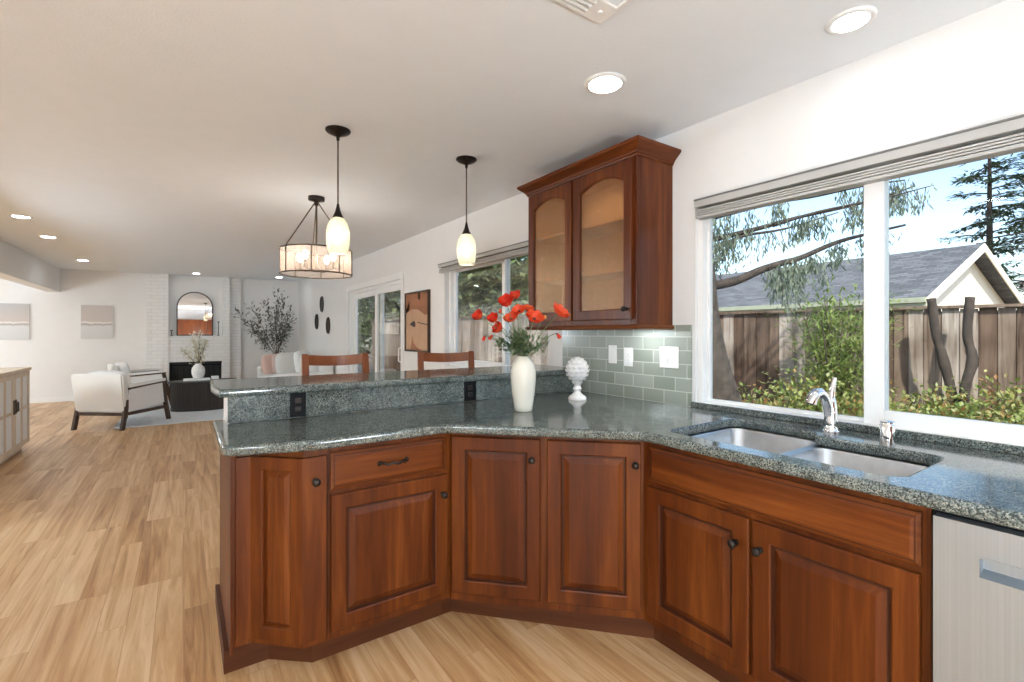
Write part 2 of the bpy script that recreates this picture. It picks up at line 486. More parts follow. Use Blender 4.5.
def rrect(x0, y0, x1, y1, r, n=5):
    pts = []
    for cx, cy, a0 in ((x1 - r, y1 - r, 0), (x0 + r, y1 - r, 90), (x0 + r, y0 + r, 180), (x1 - r, y0 + r, 270)):
        for k in range(n + 1):
            a = radians(a0 + 90 * k / n); pts.append((cx + r * cos(a), cy + r * sin(a)))
    return pts

# ---------------------------------------------------------------- room shell
XL, YB = -5.2, -3.4
WT = 0.16
m = MB(); m.box((XL - .2, YB - .2, -0.12), (W + WT, FY + .2, 0.0)); struct('floor', m, 'floor')
m = MB()
za, zb = ceil_z(YB - .2), ceil_z(FY + .2)
lo = [(XL - .2, YB - .2, za), (W + WT, YB - .2, za), (W + WT, FY + .2, zb), (XL - .2, FY + .2, zb)]
m.rings([lo, [(x, y, z + .15) for x, y, z in lo]]); struct('ceiling', m, 'ceiling')
WIN1 = (-0.30, 1.576, 0.912, 2.035)   # y0, y1, z0, z1
WIN2 = (2.85, 4.60, 0.96, 2.04)
SLID = (5.82, 8.20, 0.0, 2.01)
def wall_grid(name, plane, t, u0, u1, z1f, holes, axis):
    us = sorted({u0, u1, *[h[0] for h in holes], *[h[1] for h in holes]})
    mb = MB()
    for a, b in zip(us, us[1:]):
        zs = [0.0]
        hs = sorted([h for h in holes if h[0] <= a + 1e-6 and h[1] >= b - 1e-6], key=lambda h: h[2])
        segs = []; z = 0.0
        for h in hs:
            if h[2] > z + 1e-6: segs.append((z, h[2]))
            z = h[3]
        segs.append((z, None))
        for s0, s1 in segs:
            ta = s1 if s1 is not None else z1f(a); tb = s1 if s1 is not None else z1f(b)
            if axis == 'x':
                q = [(plane, a, s0), (plane + t, a, s0), (plane + t, b, s0), (plane, b, s0)]
                r = [(plane, a, ta), (plane + t, a, ta), (plane + t, b, tb), (plane, b, tb)]
            else:
                q = [(a, plane, s0), (b, plane, s0), (b, plane + t, s0), (a, plane + t, s0)]
                r = [(a, plane, ta), (b, plane, ta), (b, plane + t, tb), (a, plane + t, tb)]
            mb.rings([q, r])
    return struct(name, mb, 'wall')
wall_grid('wall_right', W, WT, YB, FY, lambda y: ceil_z(y) + .02, [WIN1, WIN2, SLID], 'x')
wall_grid('wall_far', FY, WT, XL, W + WT, lambda y: ceil_z(FY) + .02, [], 'y')
wall_grid('wall_left', XL, -WT, YB, FY, lambda y: ceil_z(y) + .02, [(6.0, 9.0, 0.4, 2.0)], 'x')
wall_grid('wall_back', YB, -WT, XL, W + WT, lambda y: ceil_z(YB) + .02, [(-3.6, -0.4, 0.5, 2.05)], 'y')
# dropped header along the left of the living room
m = MB(); m.box((-2.13, 1.0, 2.09), (-1.93, FY, 2.60)); struct('beam', m, 'wall')
# baseboards
m = MB(); m.box((XL, FY - .016, 0), (-0.63, FY, .095), .004); struct('baseboard_far', m, 'trim')
m = MB(); m.box((1.075, FY - .016, 0), (W, FY, .095), .004); struct('baseboard_corner', m, 'trim')
m = MB(); m.box((W - .016, 8.28, 0), (W, FY - .02, .095), .004); m.box((W - .016, 2.75, 0), (W, 5.74, .095), .004); struct('baseboard_right', m, 'trim')

def window_unit(name, hole, plane, t, stiles, axis='x', fw=0.04, sashes=(.035, .035), mw=.04, d0=.05):
    """vinyl slider window: outer frame, sashes, panes; plane = inner wall face, t = wall thickness (signed)"""
    y0, y1, z0, z1 = hole
    root = bpy.data.objects.new(name, None); COL.objects.link(root)
    root['kind'] = 'structure'; ORG[root.name] = Vector((0, 0, 0))
    def bx(mb, u0, u1, w0, w1, d0, d1, bev=0.004):
        if axis == 'x': mb.box((plane + d0, u0, w0), (plane + d1, u1, w1), bev)
        else: mb.box((u0, plane + d0, w0), (u1, plane + d1, w1), bev)
    sg = 1 if t > 0 else -1
    dA, dB = sg * d0, sg * (d0 + .075)
    mb = MB()
    bx(mb, y0, y0 + fw, z0, z1, dA, dB); bx(mb, y1 - fw, y1, z0, z1, dA, dB)
    bx(mb, y0 + fw, y1 - fw, z0, z0 + fw, dA, dB); bx(mb, y0 + fw, y1 - fw, z1 - fw, z1, dA, dB)
    o = obj('window_frame', mb, 'vinyl', root); o['kind'] = 'structure'
    edges = [y0 + fw] + stiles + [y1 - fw]
    for i, (a, b) in enumerate(zip(edges, edges[1:])):
        sash = sashes[i]
        k0 = sg * (d0 + (.006 if i % 2 == 0 else .036)); k1 = k0 + sg * .028
        mb = MB()
        aa = a - (mw / 2 if i else 0); bb = b + (mw / 2 if i < len(edges) - 2 else 0)
        sa = max(sash, mw) if i else sash; sb = max(sash, mw) if i < len(edges) - 2 else sash
        bx(mb, aa, aa + sa, z0 + fw, z1 - fw, k0, k1, .003); bx(mb, bb - sb, bb, z0 + fw, z1 - fw, k0, k1, .003)
        bx(mb, aa + sa, bb - sb, z0 + fw, z0 + fw + sash, k0, k1, .003); bx(mb, aa + sa, bb - sb, z1 - fw - sash, z1 - fw, k0, k1, .003)
        so = obj('sash', mb, 'vinyl', root); so['kind'] = 'structure'
        mb = MB(); g0 = (k0 + k1) / 2
        bx(mb, aa + sa - .004, bb - sb + .004, z0 + fw + sash - .004, z1 - fw - sash + .004, g0 - .002, g0 + .002, 0)
        po = obj('pane', mb, 'glass', so); po['kind'] = 'structure'
    return root
w1 = window_unit('window_1', WIN1, W, WT, [0.771], fw=0.032, sashes=(.062, .016), mw=.070, d0=.022)
w2 = window_unit('window_2', WIN2, W, WT, [3.55], sashes=(.03, .045), mw=.05)
w3 = window_unit('added_window_left', (6.0, 9.0, 0.4, 2.0), XL, -WT, [7.5])  # unseen window added to let more daylight in
w4 = window_unit('added_window_back', (-3.6, -0.4, 0.5, 2.05), YB, -WT, [-2.0], axis='y')  # another added window, out of view, for extra daylight
# interior sills
m = MB(); m.box((W - .0, WIN1[0], .9135), (W + .024, WIN1[1], .9425), .002); struct('window_sill', m, 'trim', w1)
m = MB(); m.box((W - .02, WIN2[0] - .03, WIN2[2] - .022), (W + .058, WIN2[1] + .03, WIN2[2] + .012), .004); struct('window_sill', m, 'trim', w2)
# sliding patio door
door = bpy.data.objects.new('door_1', None); COL.objects.link(door); door['kind'] = 'structure'; ORG['door_1'] = Vector((0, 0, 0))
y0, y1, z0, z1 = SLID
m = MB()
m.box((W + .03, y0, 0), (W + .13, y0 + .05, z1), .004); m.box((W + .03, y1 - .05, 0), (W + .13, y1, z1), .004)
m.box((W + .03, y0 + .05, z1 - .05), (W + .13, y1 - .05, z1), .004); m.box((W + .03, y0 + .05, 0), (W + .13, y1 - .05, .03), .004)
struct('door_frame', m, 'vinyl', door)
for a, b, k in ((y0 + .05, 6.98, .045), (6.78, y1 - .05, .085)):
    m = MB(); st = .095
    m.box((W + k, a, .03), (W + k + .035, a + st, z1 - .05), .004); m.box((W + k, b - st, .03), (W + k + .035, b, z1 - .05), .004)
    m.box((W + k, a + st, .03), (W + k + .035, b - st, .03 + .11), .004); m.box((W + k, a + st, z1 - .05 - .08), (W + k + .035, b - st, z1 - .05), .004)
    so = struct('door_panel', m, 'vinyl', door)
    m = MB(); m.box((W + k + .015, a + st - .004, .135), (W + k + .019, b - st + .004, z1 - .125)); struct('pane', m, 'glass', so)
    if k < .06:
        m = MB(); m.tube([(W + k, a + .05, .93), (W + k - .045, a + .05, .95), (W + k - .045, a + .05, 1.11), (W + k, a + .05, 1.13)], .010, 8)
        struct('door_handle', m, 'vinyl', so, smooth=True)
m = MB()
m.box((W - .012, y0 - .08, 0), (W + .03, y0 + .004, z1 + .08), .003); m.box((W - .012, y1 - .004, 0), (W + .03, y1 + .08, z1 + .08), .003)
m.box((W - .012, y0 + .004, z1 - .004), (W + .03, y1 - .004, z1 + .08), .003)
struct('door_casing', m, 'trim', door)
# tiled backsplash: runs from the kitchen window to beyond the raised bar
m = MB(); m.box((W - .010, 1.595, .9145), (W, 2.47, 1.362)); m.box((W - .010, 2.47, 1.072), (W, 2.668, 1.362))
struct('wall_tile_backsplash', m, 'tile')

# ---------------------------------------------------------------- base cabinets
def PT(o, u, n):
    o = Vector(o); u = Vector((u[0], u[1], 0)).normalized(); n = Vector((n[0], n[1], 0)).normalized()
    return lambda x, z, d: o + u * x + Vector((0, 0, z)) + n * d
def nested(mb, f, w, h, loops, cap, dark=()):
    vs = []
    for ins, d in loops:
        vs.append([mb.bm.verts.new(f(*p, d)) for p in ((ins, ins), (w - ins, ins), (w - ins, h - ins), (ins, h - ins))])
    for k, (a, b) in enumerate(zip(vs, vs[1:])):
        for i in range(4):
            fc_ = mb.bm.faces.new((a[i], a[(i + 1) % 4], b[(i + 1) % 4], b[i]))
            if k in dark: fc_.material_index = 1
    if cap: mb.bm.faces.new(vs[-1])
    return vs
FR = .056
def door_meshes(f, w, h, fr=FR):
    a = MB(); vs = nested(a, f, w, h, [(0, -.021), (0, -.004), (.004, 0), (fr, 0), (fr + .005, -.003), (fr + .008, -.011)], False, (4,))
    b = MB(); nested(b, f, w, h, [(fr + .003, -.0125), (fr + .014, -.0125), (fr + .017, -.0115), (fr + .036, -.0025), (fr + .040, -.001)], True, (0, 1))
    return a, b
def knob(f, x, z, parent, mat='bronze'):
    mb = MB()
    c = f(x, z, 0); n = f(x, z, 1) - c
    mb.lathe([(.011, 0), (.011, .003), (.0055, .005), (.005, .016), (.008, .019), (.0135, .024), (.0150, .029), (.012, .035), (.004, .038)], c, 14, axis=n)
    return obj('knob', mb, mat, parent, smooth=50)
def add_door(root, o, u, n, w, h, kn=None, fr=FR, name='door'):
    f = PT(o, u, n)
    a, b = door_meshes(f, w, h, fr)
    d = obj(name, a, ['cherry', 'groove_dark'], root)
    obj('raised_panel', b, ['cherry', 'groove_dark'], d)
    if kn: knob(f, kn[0], kn[1], d)
    return d, f
def add_drawer(root, o, u, n, w, h, name='drawer'):
    f = PT(o, u, n); a = MB()
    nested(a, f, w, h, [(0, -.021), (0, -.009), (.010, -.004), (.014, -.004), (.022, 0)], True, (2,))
    return obj(name, a, ['cherry_h', 'groove_dark'], root), f
ZK, ZC = .112, .8735
FYP = 1.955         # face frame of the peninsula run
FXS = 1.598         # face frame of the sink run
DT = .020
# angled end cabinet with its single door folded around the corner
root = thing('base_cabinet', 'narrow cherry wood cabinet with angled door at the free end of the peninsula', 'cabinet', (.30, 2.2, 0))
m = MB(); m.prism([(.158, 2.108), (.222, 2.108), (.378, FYP), (.464, FYP), (.464, 2.488), (.158, 2.488)], ZK, ZC); obj('cabinet_body', m, 'cherry', root)
m = MB(); m.prism([(.285, 2.15), (.425, 2.028), (.464, 2.028), (.464, 2.45), (.285, 2.45)], 0, ZK); obj('toe_kick', m, 'cherry_dark', root)
# door: left wing, angled leaf with raised panel, right wing
dz0, dz1 = .142, .842
def zig(off):
    return [(.1565, 2.090 - 0), (.218, 2.090), (.3735, 1.935), (.457, 1.935)]
m = MB()
P0 = [Vector((.166, 2.088, 0)), Vector((.2135, 2.088, 0)), Vector((.3695, 1.934, 0)), Vector((.458, 1.934, 0))]
Bk = [Vector((.166, 2.107, 0)), Vector((.2215, 2.107, 0)), Vector((.3775, 1.954, 0)), Vector((.458, 1.954, 0))]
poly = [(p.x, p.y) for p in P0] + [(p.x, p.y) for p in reversed(Bk)]
ud = (P0[2] - P0[1]); wd = ud.length; nd = Vector((-ud.y, ud.x, 0)).normalized()
if nd.y > 0: nd = -nd
# wings as prisms, middle as framed leaf
m.prism([(P0[0].x, P0[0].y), (P0[1].x, P0[1].y), (Bk[1].x, Bk[1].y), (Bk[0].x, Bk[0].y)], dz0, dz1)
m.prism([(P0[2].x, P0[2].y), (P0[3].x, P0[3].y), (Bk[3].x, Bk[3].y), (Bk[2].x, Bk[2].y)], dz0, dz1)
f = PT((P0[1].x, P0[1].y, dz0), ud, nd)
fr = .046
nested(m, f, wd, dz1 - dz0, [(0, -.019), (0, 0), (fr, 0), (fr + .005, -.003), (fr + .008, -.011)], False)
d = obj('door', m, 'cherry', root)
b = MB(); nested(b, f, wd, dz1 - dz0, [(fr + .003, -.0125), (fr + .010, -.0125), (fr + .026, -.0025), (fr + .029, -.001)], True); obj('raised_panel', b, 'cherry', d)
f2 = PT((P0[2].x, P0[2].y, dz0), (1, 0), (0, -1)); knob(f2, .047, .610, d)
# cherry end panel and its base moulding
m = MB(); m.box((.148, 2.108, .085), (.1575, 2.73, ZC)); obj('end_panel', m, 'cherry', root)
m = MB(); m.prism([(.130, 2.150), (.285, 2.150), (.285, 2.165), (.1475, 2.165), (.1475, 2.745), (.130, 2.745)], 0, .088); obj('base_moulding', m, 'cherry_dark', root)

root = thing('base_cabinet', 'cherry wood peninsula cabinet with one drawer above a wide door', 'cabinet', (.72, 2.2, 0))
m = MB(); m.box((.466, FYP, ZK), (.985, 2.488, ZC)); obj('cabinet_body', m, 'cherry', root)
m = MB(); m.box((.464, 2.028, 0), (.995, 2.45, ZK)); obj('toe_kick', m, 'cherry_dark', root)
dr, f = add_drawer(root, (.476, 1.935, .703), (1, 0), (0, -1), .497, .145)
mb = MB()
pz = .0765
pts = []; rr = []
for k in range(15):
    t = k / 14; x = .192 + .118 * t
    pts.append(f(x, pz + .004 * sin(6 * pi * t), .004 + .030 * sin(pi * t) ** .6)); rr.append(.0042 + .0018 * abs(sin(4 * pi * t)))
mb.tube(pts, rr, 8)
for x in (.192, .310): mb.lathe([(.010, 0), (.010, .003), (.006, .007)], f(x, pz, 0), 12, axis=f(x, pz, 1) - f(x, pz, 0))
obj('handle', mb, 'bronze', dr, smooth=50)
add_door(root, (.476, 1.935, .145), (1, 0), (0, -1), .506, .538, (.478, .455))

# diagonal corner cabinet with two doors
nq = Vector((1, 1, 0)).normalized(); uq = Vector((1, -1, 0)).normalized()
CE = Vector((.963, 1.90, 0)) + nq * .035           # door face line
root = thing('base_cabinet', 'diagonal corner cabinet with two tall narrow cherry doors', 'cabinet', (1.5, 1.85, 0))
A = CE + nq * .020; B = A + uq * .842
m = MB(); m.prism([(.9865, FYP), (A.x + .0005, FYP), (A.x, A.y), (B.x, B.y), (FXS, 1.316), (W - .012, 1.316), (W - .012, 2.488), (.9865, 2.488)], ZK, ZC)
obj('cabinet_body', m, 'cherry', root)
Kk = A + nq * .068
m = MB(); m.prism([(.996, 2.028), (Kk.x - .003, 2.028), (1.672, 1.350), (1.672, 1.316), (2.2, 1.316), (2.2, 2.4), (.996, 2.4)], 0, ZK); obj('toe_kick', m, 'cherry_dark', root)
for s0, w_, kx in ((.006, .400, .367), (.436, .394, .370)):
    add_door(root, CE + uq * s0 + Vector((0, 0, .152)), uq, -nq, w_, .703, (kx, .617))

# sink cabinet
root = thing('base_cabinet', 'wide cherry sink cabinet with a false drawer front over two doors', 'cabinet', (1.9, .86, 0))
m = MB(); m.box((FXS, .404, ZK), (W - .012, 1.3155, .66)); m.box((FXS, .404, .66), (FXS + .02, 1.3155, ZC)); m.box((FXS + .02, .404, .66), (W - .012, .42, ZC)); m.box((FXS + .02, 1.30, .66), (W - .012, 1.3155, ZC)); obj('cabinet_body', m, 'cherry', root)
m = MB(); m.box((1.672, .404, 0), (W - .012, 1.3155, ZK)); obj('toe_kick', m, 'cherry_dark', root)
add_drawer(root, (1.578, 1.308, .707), (0, -1), (-1, 0), .886, .141, 'false_drawer_front')
add_door(root, (1.578, 1.309, .157), (0, -1), (-1, 0), .428, .530, (.385, .437))
add_door(root, (1.578, .868, .157), (0, -1), (-1, 0), .444, .530, (.028, .441))

# dishwasher
root = thing('dishwasher', 'stainless steel dishwasher with recessed pocket handle beside the sink cabinet', 'dishwasher', (1.9, .1, 0))
m = MB(); m.box((1.60, -.202, .10), (W - .02, .402, .868)); obj('tub_housing', m, 'black', root)
m = MB()
X0 = 1.562; hy0, hy1, hz0, hz1 = -.105, .306, .738, .782
ya, yb, zb_, zt = -.198, .392, .115, .858
# front skin with a pocket
def fq(y0, y1, z0, z1, x=X0): m.quad((x, y0, z0), (x, y1, z0), (x, y1, z1), (x, y0, z1))
fq(ya, hy0, zb_, zt); fq(hy1, yb, zb_, zt); fq(hy0, hy1, zb_, hz0); fq(hy0, hy1, hz1, zt)
xi = X0 + .03
m.quad((X0, hy0, hz0), (X0, hy1, hz0), (xi, hy1, hz0 + .012), (xi, hy0, hz0 + .012)); m.quad((X0, hy0, hz1), (X0, hy1, hz1), (xi, hy1, hz1), (xi, hy0, hz1))
m.quad((X0, hy0, hz0), (X0, hy0, hz1), (xi, hy0, hz1), (xi, hy0, hz0 + .012)); m.quad((X0, hy1, hz0), (X0, hy1, hz1), (xi, hy1, hz1), (xi, hy1, hz0 + .012))
m.quad((xi, hy0, hz0 + .012), (xi, hy1, hz0 + .012), (xi, hy1, hz1), (xi, hy0, hz1))
for a, b in (((ya, zb_), (yb, zb_)), ((yb, zb_), (yb, zt)), ((yb, zt), (ya, zt)), ((ya, zt), (ya, zb_))):
    m.quad((X0, a[0], a[1]), (X0, b[0], b[1]), (X0 + .036, b[0], b[1]), (X0 + .036, a[0], a[1]))
bmesh.ops.remove_doubles(m.bm, verts=m.bm.verts[:], dist=1e-5)
dd_ = obj('door', m, 'steel', root)
m = MB()
fr_ = .004
m.box((X0 - .003, hy0 - fr_, hz0 - fr_), (X0 + .004, hy1 + fr_, hz0)); m.box((X0 - .003, hy0 - fr_, hz1), (X0 + .004, hy1 + fr_, hz1 + fr_))
m.box((X0 - .003, hy0 - fr_, hz0), (X0 + .004, hy0, hz1)); m.box((X0 - .003, hy1, hz0), (X0 + .004, hy1 + fr_, hz1))
obj('handle', m, 'steel', dd_)
m = MB(); m.box((1.68, -.20, 0), (W - .02, .402, .10)); obj('toe_kick', m, 'black', root)
# cabinet beyond the dishwasher, mostly outside the frame, carries the counter end
root = thing('base_cabinet', 'cherry cabinet past the dishwasher at the counter end', 'cabinet', (1.9, -.55, 0))
m = MB(); m.box((FXS, -.90, ZK), (W - .012, -.204, ZC)); obj('cabinet_body', m, 'cherry', root)
m = MB(); m.box((1.672, -.90, 0), (W - .012, -.204, ZK)); obj('toe_kick', m, 'cherry_dark', root)
add_door(root, (1.578, -.215, .157), (0, -1), (-1, 0), .66, .690, (.04, .60))

# tall cabinets added out of the frame to colour the far mirror's reflection
for k, lab in ((0, 'tall cherry cabinet added on the back wall to fill the far mirror'), (1, 'second tall cherry cabinet added on the back wall, nearer the window wall')):
    x0 = -.28 + 1.22 * k
    root = thing('added_tall_cabinet', lab, 'cabinet', (x0 + .6, YB + .3, 0))
    m = MB(); m.box((x0, YB + .002, .10), (x0 + 1.21, YB + .58, 1.95), .003); obj('cabinet_body', m, 'cherry', root)
    m = MB(); m.box((x0, YB + .002, 0), (x0 + 1.21, YB + .51, .10)); obj('toe_kick', m, 'cherry_dark', root)
    for q in range(2):
        add_door(root, (x0 + 1.205 - .602 * q, YB + .602, .12), (-1, 0), (0, 1), .596, 1.80, (.03 if q else .566, .95))

# ---------------------------------------------------------------- worktop, raised bar
hole = []
# double bowl cut-out: deeper (front to back) on the left bowl
def arc(cx, cy, r, a0, a1, n=5): return [(cx + r * cos(radians(a0 + (a1 - a0) * k / n)), cy + r * sin(radians(a0 + (a1 - a0) * k / n))) for k in range(n + 1)]
SXF = 1.650; SL = 2.150; SR = 2.050
hole += arc(SXF + .05, .535 + .0, .05, 180, 270)                 # front right corner
hole += arc(SR - .05, .535, .05, 270, 360)
hole += arc(SR + .045, .845, .045, 180, 90)[0:6]
hole += arc(SL - .06 + 0, .89 + .06, .06, 270, 360)[3:]
hole += arc(SL - .06, 1.205, .06, 0, 90)
hole += arc(SXF + .045, 1.220, .045, 90, 180)
outline = [(.114, 2.60), (.114, 2.015), (.130, 1.982), (.372, 1.906), (.40, 1.90), (.945, 1.90), (.976, 1.887), (1.536, 1.317), (1.549, 1.288), (1.549, -.92), (W - .001, -.92), (W - .001, 2.4725), (.1635, 2.4725), (.1635, 2.60)]
ct = curve_slab('worktop', [outline, hole], .874, .914, .012, 'granite', None, (1.5, 1.6, .874))
tag(ct, 'speckled grey-green granite worktop along the window and around the sink', 'countertop')
m = MB(); m.box((W - .018, -.92, .9145), (W, 1.594, .9435), .003); o = obj('backsplash_strip', m, 'granite', None, (W, .4, .9145)); tag(o, 'low granite upstand under the window behind the sink', 'backsplash')
m = MB(); m.box((.1645, 2.492, 0), (W - .001, 2.735, 1.032)); o = struct('wall_peninsula', m, 'trim')
m = MB(); m.box((.1645, 2.473, .9145), (W - .011, 2.4915, 1.032), .001); o = obj('bar_splash_panel', m, 'granite', None, (1.2, 2.48, .9145)); tag(o, 'upright granite panel between the worktop and the raised bar', 'backsplash')
bar_out = [(.116, 2.965), (.108, 2.66), (.128, 2.44), (W - .001, 2.44), (W - .001, 2.985), (.13, 2.985)]
o = curve_slab('raised_countertop', [bar_out], 1.0325, 1.070, .012, 'granite', None, (1.2, 2.7, 1.0325))
tag(o, 'raised granite breakfast bar top running to the window wall', 'countertop')

# sink bowls
def bowl(x0, x1, y0, y1, depth, name, parent):
    mb = MB(); r = .055
    zt = .872
    rr = [rrect(x0 - .02, y0 - .02, x1 + .02, y1 + .02, r + .02), rrect(x0, y0, x1, y1, r), rrect(x0 + .004, y0 + .004, x1 - .004, y1 - .004, r), rrect(x0 + .012, y0 + .012, x1 - .012, y1 - .012, r - .005), rrect(x0 + .045, y0 + .045, x1 - .045, y1 - .045, r - .02)]
    zs = [zt, zt, zt - .01, zt - depth + .03, zt - depth]
    mb.rings([[(p[0], p[1], z) for p in q] for q, z in zip(rr, zs)], False, True)
    o = obj(name, mb, 'sinksteel', parent, smooth=60)
    mb = MB(); mb.lathe([(.042, .002), (.040, .004), (.020, .003), (.018, -.001)], ((x0 + x1) / 2 + .03, (y0 + y1) / 2, zt - depth), 20); obj('drain', mb, 'chrome', o, smooth=True)
    return o
sk = thing('sink', 'undermounted stainless double bowl sink below the window', 'sink', (1.88, .87, .70))
bowl(SXF + .004, SL - .004, .893, 1.262, .19, 'bowl', sk)
bowl(SXF + .004, SR - .004, .490, .858, .17, 'bowl', sk)
m = MB(); m.box((SXF + .02, .860, .80), (SL - .03, .891, .8725), .012, 3); obj('divider', m, 'sinksteel', sk, smooth=60)

# faucet
fx, fy = 2.175, .868
fc = thing('faucet', 'chrome single lever kitchen faucet standing behind the sink', 'faucet', (fx, fy, .914))
m = MB(); m.lathe([(.031, 0), (.031, .006), (.026, .010), (.0245, .03), (.024, .085), (.021, .115), (.019, .128), (.015, .140), (.004, .146)], (fx, fy, .914), 22); obj('body', m, 'chrome', fc, smooth=50)
m = MB()
pts = [(fx - .008, fy + .002, .985), (fx - .020, fy + .006, 1.030), (fx - .034, fy + .010, 1.062), (fx - .056, fy + .016, 1.078), (fx - .080, fy + .022, 1.076), (fx - .098, fy + .027, 1.058), (fx - .106, fy + .029, 1.034)]
m.tube(pts, [.019, .018, .0175, .018, .0195, .021, .020], 14); obj('spout', m, 'chrome', fc, smooth=60)
m = MB(); m.tube([(fx + .002, fy, 1.045), (fx + .008, fy - .002, 1.085), (fx + .020, fy - .004, 1.120), (fx + .024, fy - .005, 1.135)], [.014, .011, .009, .0075], 10); obj('lever', m, 'chrome', fc, smooth=60)
m = MB(); m.lathe([(.024, 0), (.024, .058), (.022, .063), (.021, .064), (.021, .068), (.0235, .0685), (.0235, .074), (.018, .076)], (2.172, .678, .914), 20)
o = obj('air_gap', m, 'chrome', None, (2.172, .678, .914), smooth=50); tag(o, 'small chrome air gap cylinder right of the faucet', 'air gap')

# power outlets on tile and on bar panel
def plate_y(y0, y1, z0, z1, kind, label, mat='plate'):
    r = thing('power_outlet' if kind != 'switch' else 'light_switch', label, 'outlet' if kind != 'switch' else 'switch', (W - .010, (y0 + y1) / 2, z0))
    mb = MB(); mb.box((W - .0165, y0, z0), (W - .0104, y1, z1), .002); obj('cover_plate', mb, mat, r)
    cy = (y0 + y1) / 2; zc = (z0 + z1) / 2
    mb = MB()
    gangs = [cy] if y1 - y0 < .1 else [cy - .023, cy + .023]
    for gi, g in enumerate(gangs):
        if kind == 'switch':
            mb.box((W - .0195, g - .016, zc - .033), (W - .016, g + .016, zc + .033), .001)
        else:
            for s in (-.019, .019):
                mb.box((W - .0185, g - .014, zc + s - .013), (W - .016, g + .014, zc + s + .013), .004)
    obj('rocker' if kind == 'switch' else 'socket', mb, mat, r)
    return r
plate_y(2.137, 2.205, 1.122, 1.238, 'switch', 'leftmost white switch plate on the sage tile, nearest the white finial')
plate_y(2.005, 2.075, 1.110, 1.226, 'outlet', 'single white outlet plate, middle of the three plates on the tile')
plate_y(1.672, 1.800, 1.118, 1.240, 'outlet', 'double width white outlet plate on the tile close to the window')
for y_, s_ in ((1.745, 1), (1.765, 1)): pass
for x0, x1, lab in ((.419, .490, 'black outlet in the granite bar panel near the free end of the peninsula'), (1.360, 1.440, 'black outlet in the granite bar panel left of the flower vase')):
    r = thing('power_outlet', lab, 'outlet', ((x0 + x1) / 2, 2.4725, .918))
    mb = MB(); mb.box((x0, 2.467, .9165), (x1, 2.4728, 1.031), .002); obj('cover_plate', mb, 'black', r)
    mb = MB(); c = (x0 + x1) / 2
    for zz in (.954, .994): mb.box((c - .014, 2.4645, zz - .013), (c + .014, 2.4672, zz + .013), .003)
    obj('socket', mb, 'bronze', r)

# ---------------------------------------------------------------- upper glass cabinet
UX, UY0, UY1, UZ0, UZ1 = 1.997, 1.722, 2.694, 1.362, 2.285
root = thing('wall_cabinet', 'cherry wall cabinet with two arched seeded glass doors hanging over the counter', 'cabinet', (2.15, 2.2, 1.362))
t = .018
m = MB()
m.box((UX + .02, UY0, UZ0), (W - .001, UY0 + t, UZ1)); m.box((UX + .02, UY1 - t, UZ0), (W - .001, UY1, UZ1))
m.box((UX, UY0, UZ0), (UX + .02, UY0 + .045, UZ1), .003); m.box((UX, UY1 - .045, UZ0), (UX + .02, UY1, UZ1), .003)
m.box((UX, UY0 + .045, UZ0), (UX + .02, UY1 - .045, UZ0 + .04)); m.box((UX, UY0 + .045, UZ1 - .06), (UX + .02, UY1 - .045, UZ1)); m.box((UX, 2.20, UZ0 + .04), (UX + .02, 2.25, UZ1 - .06))
m.box((UX + .02, UY0 + t, UZ0), (W - .001, UY1 - t, UZ0 + t)); m.box((UX + .02, UY0 + t, UZ1 - t), (W - .001, UY1 - t, UZ1))
obj('cabinet_body', m, 'cherry', root)
m = MB(); m.box((W - .012, UY0 + t, UZ0 + t), (W - .002, UY1 - t, UZ1 - t)); m.box((UX + .02, UY0 + t + .0005, UZ0 + t + .0005), (W - .012, UY0 + t + .004, UZ1 - t - .0005)); m.box((UX + .02, UY1 - t - .004, UZ0 + t + .0005), (W - .012, UY1 - t - .0005, UZ1 - t - .0005))
m.box((UX + .021, UY0 + t + .004, UZ0 + t), (W - .012, UY1 - t - .004, UZ0 + t + .003)); m.box((UX + .021, UY0 + t + .004, UZ1 - t - .003), (W - .012, UY1 - t - .004, UZ1 - t))
obj('inner_lining', m, 'cab_in', root)
for z in (1.665, 1.955):
    m = MB(); m.box((UX + .035, UY0 + t + .005, z), (W - .013, UY1 - t - .005, z + .019), .002); obj('shelf', m, 'cab_in', root)
